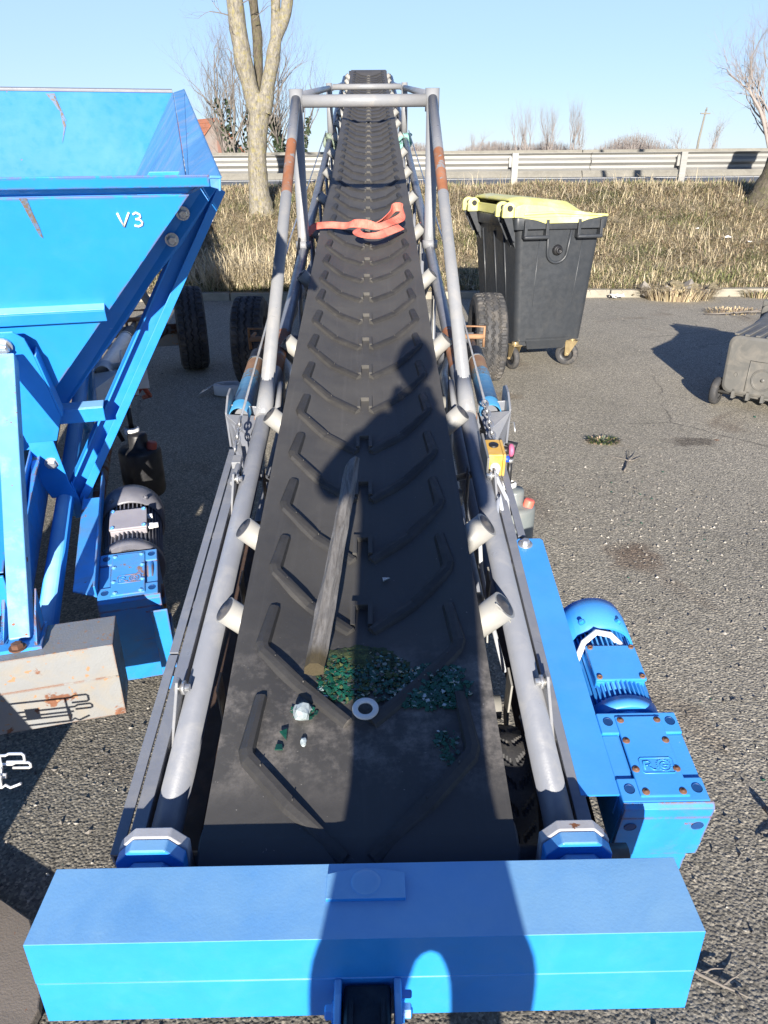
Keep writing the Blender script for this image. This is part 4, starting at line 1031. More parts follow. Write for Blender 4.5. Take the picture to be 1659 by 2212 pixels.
# ================================================================== machine 1: the conveyor in front
cv = empty('belt_conveyor', 'long mobile belt conveyor with black chevron belt, grey tubular frame and blue drawbar', 'conveyor', O1, M1)
L1 = running_gear(cv, M1, PSI1, O1, ['grey', 'primer'], 13.2, 'grey', ['cyl_blue', 'cyl_flaked', 'cyl_rust', 'zinc'], 'tank_grey', (.525, 2.72, .395), 'red', 'grey', 'grey',
                  [(-1.045, 5.96, .35), (.845, 6.02, .35)])
chevron_belt(cv, LEN)
# tail and head pulleys
mb = MB(); mb.cyl((-.318, -.04, -.106), (.282, -.04, -.106), .068, 28); mb.cyl((-.36, -.04, -.106), (.50, -.04, -.106), .022, 14); mb.build('tail_pulley', 'cap', cv)
mb = MB(); mb.cyl((-.33, LEN, -.08), (.31, LEN, -.08), .068, 24); mb.cyl((-.38, LEN, -.08), (.38, LEN, -.08), .02, 12); mb.build('head_pulley', 'cap', cv)
for x in (-.335, .281):
    mb = MB(); mb.box((x - .003, -.03, -.34), (x + .003, 1.5, -.115)); mb.build('tail_skirt', 'skirt_rust_gap_shade', cv)
mb = MB(); mb.box((-.490, -.05, -.250), (-.3385, 1.25, -.242)); mb.build('gap_shade_pan', 'skirt_rust_gap_shade', cv)  # dark sheet added to stand for the shade in the left gap
mb = MB(); mb.box((.365, -.05, -.250), (.500, .85, -.242)); mb.build('gap_shade_pan', 'skirt_rust_gap_shade', cv)  # second added sheet, for the black shade in the right gap
# trough rollers
ur = [.555, .892, 1.57, 2.24, 3.12, 4.02, 4.885, 5.75, 6.6, 7.42, 8.24, 9.05, 9.85, 10.65, 11.45, 12.25, 13.0]
for i, u in enumerate(ur):
    for s in (-1, 1):
        a = V((s * .235 - .008, u, -.116)); b = V((s * .350 - .008, u, .000))
        d = (b - a).normalized(); mb = MB()
        mb.cyl(a, b, .0385 if s > 0 and i < 2 else .034, 22, 0); mb.lathe(b, d, [(.0315, .0003), (.030, .002), (.013, .0015), (.010, .007), (0, .007)], 18, 1)
        if i == 0 and s > 0: mb.plate([b + V((-.03, -.03, .03)), b + V((.006, -.034, -.02)), b + V((.012, -.034, -.03)), b + V((-.02, -.034, .022))], .004, 0)
        mb.build('trough_roller', ['roller', 'cap'], cv)
    mb = MB()
    mb.box((-.19, u - .012, -.165), (.17, u + .012, -.155)); mb.cyl((-.19, u, -.10), (.166, u, -.10), .033, 14); mb.build('roller_bracket', 'grey', cv)
for u in (.40, .78, 1.32, 2.02, 3.0, 4.2, 5.4, 6.6, 7.8):
    mb = MB(); mb.cyl((-.35, u, -.20), (.325, u, -.20), .030, 18); mb.build('return_roller', 'roller', cv)
    for s in (-1, 1):
        mb = MB(); x = s * .350 - .012; mb.prism([(x, u - .03, -.09), (x, u + .03, -.09), (x, u + .012, -.235), (x, u - .06, -.30), (x, u - .075, -.29), (x, u - .03, -.20)], (.005, 0, 0))
        mb.build('roller_hanger', 'roller', cv, .001)
# gantry: raking legs, posts and the two cross bars
for s in (-1, 1):
    x = s * .380 - .010; ap = V((x, 3.90, .735))
    mb = MB(); st = V((x, 1.66, -.045)); p = [st, st.lerp(ap, .60), st.lerp(ap, .76 if s > 0 else .80), ap]
    mb.tube(p, .0265, 18, [0, 1, 0]); mb.build('gantry_leg', ['silver', 'primer'], cv)
    mb = MB(); mb.tube([(x, 3.74, -.045), (x, 3.78, .03), (x, 3.88, .70)], [.038, .034, .034], 18); mb.cyl((x, 3.735, -.05), (x, 3.745, -.005), .045, 18); mb.build('gantry_post', 'silver', cv)
    mb = MB(); mb.cyl((x, 3.895, .66), (x, 3.905, .775), .040, 20); mb.build('gantry_cap', 'silver', cv)
    mb = MB(); fx = s * .378 - .010
    mb.cyl((x, 3.92, .735), (fx, 7.70, .375), .024, 14); mb.build('gantry_rail', 'grey', cv)
    mb = MB(); mb.cyl((fx, 7.70, .36), (s * .36 - .01, 12.3, -.045), .024, 14); mb.build('gantry_rail', 'grey', cv)
    mb = MB(); mb.cyl((fx, 7.63, -.05), (fx, 7.70, .42), .031, 14); mb.build('gantry_post', 'silver', cv)
mb = MB(); mb.cyl((-.355, 3.90, .715), (.335, 3.90, .715), .033, 20); mb.build('gantry_bar', 'silver', cv)
mb = MB(); mb.cyl((-.352, 7.70, .385), (.332, 7.70, .385), .027, 16); mb.build('gantry_bar', 'silver', cv)
for s in (-1, 1):     # welded sockets at the legs' feet
    x = s * .380 - .010; mb = MB()
    mb.tube([(x, 1.64, -.058), (x, 1.66, -.058)], .036, 22); mb.tube([(x, 1.63, -.05), (x, 1.86, .018)], [.032, .029], 18)
    mb.tube([(x - s * .04, 1.68, -.07), (x - s * .045, 1.86, -.02)], .012, 8); mb.build('leg_socket', 'silver', cv)
    mb = MB(); mb.tube([(x, 1.636, -.058), (x, 1.642, -.058)], .0365, 22); mb.build('weld_rust', 'rusty_bolt', cv)
for s, u in ((-1, 2.6), (1, 2.6)):
    pass
# guy wires and chains to the gantry
for s in (-1, 1):
    x = s * .44 - .012
    mb = MB(); mb.tube([(x, 1.50 if s < 0 else 1.62, .01), (x, 3.6, .05), (s * .42 - .01, 7.55, .01)], .0045, 6); mb.build('guy_wire', 'zinc', cv)
    mb = MB(); a = V((x, 1.36 if s < 0 else 1.30, -.02)); b = V((x, 1.52 if s < 0 else 1.63, .012)); n = 5 if s < 0 else 10; d = (b - a) / n; t_ = d.normalized()
    for i in range(n):
        c = a + d * (i + .5); side = V((1, 0, 0)) if i % 2 else V((0, -t_.z, t_.y)); h = d.length * .72
        mb.tube([c + t_ * h * math.cos(q) + side * .011 * math.sin(q) for q in [k * math.pi / 5 for k in range(10)]], .0035, 6, closed=True)
    mb.build('chain', 'zinc', cv)
# tie cloth and webbing are separate; control of tension: side angle and side bar with lugs
for s in (-1, 1):
    x = s * .418 - .012; u1 = 1.30 if s < 0 else 1.20; mb = MB()
    mb.box((min(x, x + s * .028), -.02, -.058), (max(x, x + s * .028), u1, -.053)); mb.box((min(x, x + s * .005), -.02, -.10), (max(x, x + s * .005), u1, -.0585))
    mb.build('side_angle', 'grey', cv, .0012)
    xb = s * .462 - .012
    segs = ((-.05, .455), (.462, 1.42)) if s < 0 else ((.905, 1.30),)
    for (ua, ub) in segs:
        mb = MB(); mb.box((xb - .011, ua, -.060), (xb + .011, ub, -.054)); mb.box((xb - .011 if s < 0 else xb + .006, ua, -.095), (xb - .006 if s < 0 else xb + .011, ub, -.0605)); mb.build('side_bar', 'grey', cv, .001)
    for u in ((.40, .63, .93, 1.22) if s < 0 else (.95, 1.12)):
        mb = MB(); mb.box((min(x + s * .02, xb), u, -.068), (max(x + s * .02, xb), u + .022, -.0615)); mb.build('tie_tab', 'grey', cv)
    for u in (.275, 1.13):
        mb = MB(); xl = s * .412 - .012
        poly = [(xl, u - .07, -.085), (xl, u - .055, -.085), (xl, u + .055, -.05), (xl, u + .068, -.02), (xl, u + .06, .0), (xl, u + .04, .004), (xl, u + .022, -.012), (xl, u - .07, -.075)]
        mb.prism(poly, (s * .007, 0, 0)); lg = mb.build('lug', 'silver', cv, .0015)
        mb = MB(); mb.cyl((xl - s * .022, u + .045, -.018), (xl + s * .012, u + .045, -.018), .0085, 12); mb.cyl((xl - s * .012, u + .045, -.018), (xl - s * .005, u + .045, -.018), .016, 14); mb.build('bolt', 'zinc', lg)
# locking bar and shackle at the left chain
mb = MB(); mb.tube([(-.432, 1.30, -.035), (-.436, 1.18, -.04)], .010, 8); mb.box((-.455, 1.285, -.05), (-.425, 1.335, -.025)); mb.build('shackle', 'silver', cv, .002)
# drawbar beam with flange plates
bm_ = drawbar_beam(cv, L1, ['blue'])
mb = MB(); a0, a1, b0, b1, c = -.069, .063, -.200, -.146, .009
arc = [(a0, b0), (a1, b0), (a1, b1 - .006)] + [(a1 + (a0 - a1) * t, b1 - .006 + .010 * math.sin(math.pi * t)) for t in (.15, .3, .5, .7, .85)] + [(a0, b1 - .006)]
mb.prism([L1(x, y, c) for x, y in arc], L1(0, 0, .008) - L1(0, 0, 0)); mb.build('pad_plate', 'blue', bm_, .0015)
mb = MB(); mb.lathe(L1(-.003, -.170, c + .0085), L1(0, 0, 1) - L1(0, 0, 0), [(.0, .003), (.018, .0025), (.024, .001), (.026, -.0005)], 24, 0); mb.build('plug', 'blue', bm_)
for a in (-.392, .380):
    mb = MB(); oct_plate(mb, L1, a, -.064, -.040, -.057, .063, .066, .030); mb.build('flange_plate', 'grey_rusty', cv, .003)
    mb = MB(); oct_plate(mb, L1, a, -.092, -.0645, -.059, .061, .066, .030); oct_plate(mb, L1, a, -.1245, -.0925, -.080, .050, .062, .024); mb.build('flange_plate', 'blue', cv, .003)
# coupling at the front of the drawbar beam
mb = MB()
def lb(mb, a0, a1, b0, b1, c0, c1, m=0): mb.hexa([L1(a0, b0, c0), L1(a1, b0, c0), L1(a1, b1, c0), L1(a0, b1, c0), L1(a0, b0, c1), L1(a1, b0, c1), L1(a1, b1, c1), L1(a0, b1, c1)], m)
lb(mb, -.040, .036, -.62, -.2665, -.20, -.098); tw = mb.build('tow_bar', 'black', cv, .006)
for a in (-.055, .041):
    mb = MB(); poly = [(a, -.2655, -.085), (a, -.29, -.087), (a, -.40, -.125), (a, -.40, -.215), (a, -.2655, -.215)]
    mb.prism([L1(*p) for p in poly], L1(.012, 0, 0) - L1(0, 0, 0))
    tp = mb.build('tow_plate', 'blue', cv, .003)
for b, c in ((-.295, -.125), (-.33, -.16)):
    for a, dx in ((-.0555, -1), (.0535, 1)):
        mb = MB(); mb.hexbolt(L1(a, b, c), (dx, 0, 0), .011, .014); mb.build('bolt', 'blue', tp)
mb = MB()
for b in (-.345, -.30): lb(mb, -.030, -.024, b - .2, b + .004, -.0975, -.090); lb(mb, .020, .026, b - .2, b + .004, -.0975, -.090)
mb.build('tow_ridge', 'black', tw)
# drive guard
mb = MB(); z = -.052
poly = [(.425, .055, z), (.503, .055, z), (.506, .88, z), (.500, .889, z), (.437, .889, z), (.430, .882, z)]
mb.prism(poly, (0, 0, -.005)); mb.box((.500, .056, -.12), (.505, .88, -.0575)); mb.box((.4265, .0555, -.045 - .012), (.503, .060, -.045 - .012 - .03)[0:3] if False else (.503, .060, -.0575 + .0))
dg = mb.build('drive_guard', 'blue_gear', cv, .0025)
mb = MB(); mb.hexbolt((.452, .862, z), (0, 0, 1), .011, .016); mb.lathe((.452, .862, z + .0005), (0, 0, 1), [(.021, 0), (.021, .0025), (0, .0025)], 18, 0); mb.build('bolt', 'zinc', dg)
mb = MB(); mb.box((.405, .82, -.13), (.425, .90, -.07)); mb.cyl((.40, .80, -.085), (.43, .80, -.085), .012, 12); mb.build('guard_bracket', 'silver', cv, .002)
gear_motor(cv, 'blue_gear', 'blue_gear', 'blue_gear', 'rusty_bolt', frame_col='blue_rusty')
# jockey wheel under the right tube
wheel(cv, (.318, .19, -.30), (1, 0, 0), .185, .085, 'grey', 22, 'jockey_wheel', 'vee')
mb = MB(); mb.tube([(.375, .19, -.30), (.375, .28, -.15), (.36, .30, -.11)], .014, 10); mb.cyl((.27, .19, -.30), (.38, .19, -.30), .012, 10); mb.build('jockey_fork', 'grey', cv)
# control box
mb = MB(); mb.box((.388, 1.225, -.055), (.436, 1.325, .028)); mb.box((.4365, 1.225, -.055), (.446, 1.325, .028)); cb = mb.build('control_box', 'yellow_box', cv, .004)
mb = MB(); mb.box((.378, 1.185, -.075), (.3855, 1.345, .040)); bp = mb.build('mounting_plate', 'galv', cb, .001)
mb = MB(); mb.lathe((.412, 1.285, .028), (0, 0, 1), [(.016, 0), (.016, .004), (.012, .006), (0, .006)], 20, 0); mb.build('top_plug', 'black', cb)
mb = MB(); mb.lathe((.412, 1.225, -.018), (0, -1, 0), [(.017, 0), (.017, .012), (.013, .013), (.013, .026), (.008, .032), (.006, .045), (0, .045)], 12, 0); mb.build('cable_gland', 'cable', cb)
mb = MB(); mb.cyl((.446, 1.300, .0), (.466, 1.300, .0), .013, 14); mb.build('selector_base', 'black', cb)
mb = MB(); mb.lathe((.466, 1.300, .0), (1, 0, 0), [(.012, 0), (.022, .004), (.022, .012), (.015, .017), (0, .018)], 20, 0); mb.build('stop_button', 'purple', cb)
mb = MB(); mb.cyl((.446, 1.258, -.008), (.462, 1.258, -.008), .011, 14); mb.build('push_button', 'blue_button', cb)
mb = MB(); pts = [(.412, 1.18, -.02), (.414, 1.155, -.03), (.432, 1.10, -.05), (.445, 1.06, -.075), (.430, 1.02, -.085), (.412, 1.03, -.06), (.408, 1.09, -.035), (.40, 1.06, -.04), (.385, .98, -.045), (.362, .935, -.035), (.33, .93, -.07), (.335, .88, -.16), (.345, .70, -.2), (.35, .5, -.18)]
mb.tube(pts, .0065, 8); mb.build('control_cable', 'cable', cv)
mb = MB(); mb.tube([(-.40, 2.9, -.14), (-.43, 3.1, -.12), (-.42, 3.6, -.05), (-.41, 3.72, .02)], .006, 8); mb.build('hose', 'black', cv)
# small hook on the right bracket
mb = MB(); mb.tube([(.54, 1.70, -.12), (.558, 1.695, -.115), (.560, 1.66, -.14)], .0035, 6); mb.build('hook', 'zinc', cv)

# ------------------------------------------------------------------ things lying on the belt
def on1(name, mb, mats, label, cat, loc, group=None, bevel=0, kind=None):
    """own top-level object placed at a point of the belt, in belt axes"""
    o = mb.build(name, mats, None, bevel); m = M1.copy(); m.translation = M1 @ V(loc); o.matrix_world = m
    return tag(o, label, cat, group, kind)
bz = lambda v, u: sag(v, u)
mb = MB(); rs = random.Random(3); st = V((-.120, .335, -.012)); en = V((-.045, 1.12, .040)); n = 18; rows = []
for i in range(n + 1):
    t = i / n; c = st.lerp(en, t); wv = .0235 * (1 + .06 * math.sin(t * 9)) * (1 - .15 * t); h = .021
    if i == n: c = c
    row = []
    for (x, z) in ((-1, -.6), (-.2, -1), (.8, -.7), (1, .3), (.4, 1), (-.5, .95), (-1, .3)):
        row.append((c.x + x * wv + rs.uniform(-.0015, .0015), c.y + (x * .02 if i == n else 0), c.z + z * h + .018 + rs.uniform(-.0015, .0015)))
    rows.append(row)
for r in rows: mb.v += r
for i in range(n):
    for j in range(7): mb.f.append([i * 7 + j, (i + 1) * 7 + j, (i + 1) * 7 + (j + 1) % 7, i * 7 + (j + 1) % 7][::-1]); mb.m.append(0); mb.sm.append(False)
mb.f += [list(range(7)), [n * 7 + j for j in reversed(range(7))]]; mb.m += [0, 0]; mb.sm += [False, False]
on1('wooden_stake', mb, 'wood', 'weathered grey wooden stake lying along the belt over the cleats', 'stake', (0, 0, .012))
mb = MB(); mb.lathe((0, 0, 0), (0, 0, 1), [(.0175, 0), (.0275, 0), (.0285, .002), (.0285, .005), (.0275, .007), (.0175, .007), (.016, .005), (.016, .002), (.0175, 0)], 40, 0, True)
on1('steel_washer', mb, 'washer', 'flat round steel washer lying on the belt below the broken glass', 'washer', (-.006, .238, -.004))
def lump(mb, c, s, rs, mat=0):
    bmx = bmesh.new(); bmesh.ops.create_icosphere(bmx, subdivisions=2, radius=1)
    b = [V((v.co.x * s[0], v.co.y * s[1], v.co.z * s[2])) * (1 + rs.uniform(-.18, .18)) + V(c) for v in bmx.verts]
    mb.add(b, [[v.index for v in f.verts] for f in bmx.faces], mat); bmx.free()
mb = MB(); rs = random.Random(8); lump(mb, (0, 0, .018), (.019, .024, .017), rs)
on1('glass_lump', mb, 'glass_clear', 'whitish lump of clear glass beside the stake foot', 'glass', (-.143, .232, -.018))
def shard(mb, c, s, rs, mat=0):
    n = rs.randint(3, 5); a0 = rs.uniform(0, 6.28); nx, ny = rs.uniform(-.4, .4), rs.uniform(-.4, .4)
    p = [V((math.cos(a0 + i * 6.28 / n) * s * rs.uniform(.5, 1.2), math.sin(a0 + i * 6.28 / n) * s * rs.uniform(.5, 1.2), 0)) for i in range(n)]
    p = [V((q.x, q.y, q.x * nx + q.y * ny)) + V(c) for q in p]
    mb.prism(p, (rs.uniform(-.001, .001), 0, s * .28), mat)
def pile(cs, n, s, seed):
    mb = MB(); rs = random.Random(seed)
    for i in range(n):
        cx, cy, rx, ry, hz = rs.choice(cs); a = rs.uniform(0, 6.28); q = math.sqrt(rs.random())
        x = cx + rx * q * math.cos(a); y = cy + ry * q * math.sin(a)
        z = bz(x, y) + hz * (1 - q * q) * rs.uniform(.3, 1) + .003
        shard(mb, (x, y, z), s * rs.uniform(.45, 1.5), rs, rs.choices((0, 1, 2), (.62, .07, .31))[0])
    return mb
on1('broken_glass', pile([(.150, .335, .06, .05, .014), (.175, .30, .035, .055, .011), (.105, .285, .055, .035, .007), (.15, .31, .085, .07, .003)], 1150, .0056, 1), ['glass_green', 'glass_clear', 'stone_green'], 'sunlit heap of green broken glass on the right of the belt', 'broken glass', (0, 0, 0), None, 0, 'stuff')
on1('broken_glass', pile([(-.02, .36, .085, .06, .010), (-.05, .32, .06, .055, .008), (.03, .35, .07, .06, .008), (-.01, .35, .11, .09, .002)], 1000, .0055, 2), ['glass_green', 'stone_dark', 'moss'], 'mossy shaded layer of broken glass in the belt centre', 'broken glass', (0, 0, 0), None, 0, 'stuff')
on1('broken_glass', pile([(-.140, .245, .030, .024, .006), (.165, .15, .03, .045, .006), (-.10, .3, .02, .02, .005)], 190, .0048, 3), ['glass_green', 'glass_clear', 'stone_green'], 'thin scatter of glass grains near the washer', 'broken glass', (0, 0, 0), None, 0, 'stuff')
mb = MB(); rs = random.Random(5); cx, cy = -.02, .39
N = 26
for j in range(N + 1):
    for i in range(N + 1):
        x = cx + (i / N - .5) * .24; y = cy + (j / N - .5) * .16
        rr = math.hypot((x - cx) / .115, (y - cy) / .075); e = noise.noise((x * 22, y * 22, 2)) * .4
        mb.v.append((x, y, bz(x, y) + max(-.004, (.85 + e - rr) * .016) + noise.noise((x * 90, y * 90, 1)) * .003))
mb.f = [[j * (N + 1) + i, j * (N + 1) + i + 1, (j + 1) * (N + 1) + i + 1, (j + 1) * (N + 1) + i] for j in range(N) for i in range(N)]; mb.m = [0] * N * N; mb.sm = [True] * N * N
on1('moss_patch', mb, 'moss', 'dull green mossy silt patch on the belt between the cleats', 'moss', (0, 0, 0), None, 0, 'stuff')
for (v, u, s, lb_) in ((-.178, .185, .016, 'larger dark green bottle glass shard on bare belt left of the washer'), (-.184, .150, .012, 'small green glass shard below the larger one on the left'),):
    mb = MB(); rs = random.Random(int(u * 1000)); shard(mb, (0, 0, .006), s, rs); on1('glass_shard', mb, 'glass_green', lb_, 'glass', (v, u, bz(v, u)))
mb = MB(); rs = random.Random(14); lump(mb, (0, 0, .005), (.007, .011, .006), rs); on1('pale_pebble', mb, 'glass_clear', 'small pale pebble alone on the belt left of the shadow edge', 'pebble', (-.135, .165, bz(-.135, .165)))
mb = MB(); rs = random.Random(15); shard(mb, (0, 0, .005), .011, rs); on1('pale_chip', mb, 'glass_clear', 'tiny pale chip on the belt far above the glass heap, right of the stake', 'chip', (.045, .72, bz(.045, .72)))

# red lifting sling dropped across the belt
def ribbon(pts, wid, th=.004, name='s'):
    mb = MB(); P = []; 
    q = [(V(p[:3]), p[3]) for p in pts]
    for i in range(len(q) - 1):
        for k in range(6):
            t = k / 6; a = q[max(0, i - 1)]; b = q[i]; c = q[i + 1]; d = q[min(len(q) - 1, i + 2)]
            f = lambda A, B, Cc, D: .5 * ((2 * B) + (Cc - A) * t + (2 * A - 5 * B + 4 * Cc - D) * t * t + (-A + 3 * B - 3 * Cc + D) * t ** 3)
            P.append((f(a[0], b[0], c[0], d[0]), f(a[1], b[1], c[1], d[1])))
    P.append(q[-1]); vs = []
    for i, (p, ro) in enumerate(P):
        d = (P[min(i + 1, len(P) - 1)][0] - P[max(i - 1, 0)][0]).normalized()
        side = d.cross(V((0, 0, 1))); side = side.normalized() if side.length > .05 else V((0, 1, 0))
        s2 = Matrix.Rotation(ro, 3, d) @ side * (wid / 2); nn = d.cross(s2).normalized() * th / 2
        vs += [p - s2 - nn, p + s2 - nn, p + s2 + nn, p - s2 + nn]
    fs = []
    for i in range(len(P) - 1):
        for j in range(4): fs.append((i * 4 + j, i * 4 + (j + 1) % 4, i * 4 + 4 + (j + 1) % 4, i * 4 + 4 + j))
    fs += [(3, 2, 1, 0), tuple((len(P) - 1) * 4 + j for j in range(4))]
    mb.add(vs, fs, 0, False); return mb
U = 3.92
mb = ribbon([(-.375, U - .02, -.02, .4), (-.33, U - .0, .02, .5), (-.24, U + .03, .022, .55), (-.14, U + .0, .025, .6), (-.09, U - .05, .05, .9), (-.02, U - .10, .06, 1.1), (.06, U - .12, .05, .6), (.13, U - .06, .055, .4), (.205, U + .03, .065, .9),
             (.215, U + .10, .10, 1.4), (.165, U + .12, .10, 1.8), (.13, U + .06, .07, 1.2), (.06, U + .0, .045, .5), (-.01, U - .04, .035, .2), (-.07, U - .12, .03, .4), (-.04, U - .22, .03, .2), (.05, U - .24, .03, .5), (.12, U - .16, .03, .6), (.20, U - .06, .03, .4)], .050)
on1('lifting_sling', mb, 'strap', 'faded red webbing lifting sling dropped crumpled across the belt', 'sling', (0, 0, .012))
mb = MB(); pts = [(.385 + .058 * math.cos(a), 4.25 + .006 * math.sin(a * 2), -.08 + .058 * math.sin(a)) for a in [k * math.pi / 10 for k in range(20)]]
mbs = MB()
for x in (-.393, .373):
    mbs.tube([(x + .0375 * math.cos(a), 4.28, -.08 + .0375 * math.sin(a)) for a in [k * math.pi / 10 for k in range(20)]], .004, 6, closed=True, flat=3.0)
mbs.build('webbing_band', 'strap', cv)
# cloths knotted round the frame tubes at the far gantry
for x, mt, lb_, sd in ((-.388, 'green_cloth', 'faded olive rag knotted round the left tube at the far gantry post', 3), (.368, 'teal_cloth', 'pale green rag knotted round the right tube at the far gantry post', 6)):
    mb = MB(); rs = random.Random(sd)
    for k in range(4):
        mb.tube([((.05 + rs.uniform(0, .012)) * math.cos(a), (k - 1.5) * .035 + rs.uniform(-.012, .012), (.05 + rs.uniform(0, .014)) * math.sin(a)) for a in [j * math.pi / 8 for j in range(16)]], .018, 7, closed=True)
    for k in range(3): mb.tube([(.0, rs.uniform(-.03, .03), .055), (rs.uniform(-.04, .06), rs.uniform(-.08, .0), .07), ((.075 if x < 0 else -.075), rs.uniform(-.16, -.05), rs.uniform(-.08, .03))], [.020, .022, .012], 6)
    on1('knotted_rag', mb, mt, lb_, 'rag', (x, 7.48, -.08))
# ================================================================== machine 2: feed hopper on its own conveyor, at the left
hp = empty('feed_hopper', 'tall blue steel feed hopper on a trailer conveyor at the left, marked V3 in white', 'hopper', O2, M2)
L2 = running_gear(hp, M2, PSI2, O2, ['blue', 'blue_rusty'], 10.4, 'white_plastic', ['white_plastic', 'white_plastic', 'white_plastic', 'zinc'], 'black', (-1.035, 2.95, .565), 'red_dark', 'beam_white', 'beam_white',
                  [(-3.35, 6.05, .35), (-1.66, 6.50, .35)], out=.55)
mb = MB(); belt_strip(mb, .2, 10.5, 50, lambda v, u: -.01); belt_strip(mb, .2, 10.5, 14, lambda v, u: -.15, flip=True); mb.build('belt', 'belt', hp)
gear_motor(hp, 'blue_rusty', 'motor_grey', 'tbox_grey', 'blue', disc=True)
bm2 = drawbar_beam(hp, L2, ['beam_white'], a0=-.525, a1=.575, b0=-.292, b1=-.154, ct=.022, cs=-.0755, cb=-.200)
# folded guard beside the gearbox
mb = MB(); mb.prism([(.43, .10, -.05), (.502, .06, -.05), (.502, .60, -.05), (.43, .60, -.05)], (0, 0, -.006)); mb.prism([(.497, .055, -.05), (.503, .055, -.05), (.503, .70, -.05), (.497, .70, -.05)], (0, 0, .045)); mb.box((.43, .2, -.16), (.436, 1.1, -.057)); mb.build('drive_guard', 'blue_rusty', hp, .002)
mb = MB(); mb.box((.505, .09, -.42), (.70, .10, -.19)); mb.box((.652, -.030, -.40), (.700, -.024, -.06)); mb.box((.694, -.0235, -.40), (.700, .089, -.19)); mb.build('motor_bracket', 'blue_rusty', hp, .003)
# hopper shell
def wl(v, w): return V((v, .64 - (w - .12) * .3176, w))        # front wall plane
th = .006
front = [wl(-.90, 1.0), wl(-.19, .08), wl(.19, .08), wl(.90, 1.0)]
mb = MB(); mb.plate(front, th); fw_ = mb.build('front_wall', 'blue_hopper', hp, .002)
UB = 2.50; bt = [V((-.935, UB, 1.0)), V((.935, UB, 1.0)), V((.33, 1.9, .10)), V((-.33, 1.9, .10))]
mb = MB(); mb.plate(bt[::-1], th); mb.build('rear_wall', 'blue_rear', hp, .002)
for s in (-1, 1):
    q = [V((s * .90, .372, 1.0)), V((s * .935, UB - .008, 1.0)), V((s * .33, 1.895, .10)), V((s * .19, .672, .08))]
    mb = MB(); mb.plate(q if s < 0 else q[::-1], th); mb.build('side_wall', 'blue_inner', hp, .002)
# rims: folded lips
mb = MB()
mb.hexa([V((-1.0, .311, 1.029)), V((.952, .311, 1.029)), V((.952, .317, 1.029)), V((-1.0, .317, 1.029)), V((-1.0, .300, 1.060)), V((.952, .300, 1.060)), V((.952, .306, 1.060)), V((-1.0, .306, 1.060))])
mb.hexa([V((-1.0, .3065, 1.052)), V((.952, .3065, 1.052)), V((.898, .372, 1.0)), V((-.9, .372, 1.0)), V((-1.0, .3065, 1.0595)), V((.952, .3065, 1.0595)), V((.898, .376, 1.010)), V((-.9, .376, 1.010))])
mb.build('rim', 'blue_hopper', hp, .003)
for s in (-1, 1):
    mb = MB()
    A = [V((s * .900, .372, 1.004)), V((s * .935, UB, 1.002)), V((s * .988, UB + .02, 1.016)), V((s * .981, .305, 1.056)), V((s * .953, .300, 1.058))]
    for tri in ((0, 1, 2), (0, 2, 3), (0, 3, 4)):
        T_ = [A[k] for k in tri]; mb.plate(T_ if s < 0 else T_[::-1], .005)
    B = [V((s * .981, .305, 1.056)), V((s * .988, UB + .02, 1.016)), V((s * .986, UB + .02, .96)), V((s * .978, .305, 1.020))]
    mb.plate(B if s < 0 else B[::-1], .006)
    Cq = [V((s * .953, .300, 1.058)), V((s * .981, .305, 1.056)), V((s * .978, .308, 1.022)), V((s * .953, .306, 1.030))]
    mb.plate(Cq if s < 0 else Cq[::-1], .005)
    mb.build('rim', 'blue_inner', hp, .002)
mb = MB(); mb.box((-.985, UB, 1.0), (.93, UB + .05, 1.012)); mb.box((-.985, UB + .045, .93), (.93, UB + .051, 1.0)); mb.build('rim', 'silver', hp, .002)
# ledge on the front wall
mb = MB(); p0, p1 = wl(0, .69), wl(0, .645); fr = V((0, -.026, -.008))
mb.prism([wl(-.63, .688) , wl(.635, .688), wl(.635, .688) + fr, wl(-.63, .688) + fr], (0, 0, .006)); mb.prism([wl(-.63, .688) + fr, wl(.635, .688) + fr, wl(.635, .652) + fr * .95, wl(-.63, .652) + fr * .95], (0, .005, 0)); mb.build('ledge', 'blue', hp, .002)
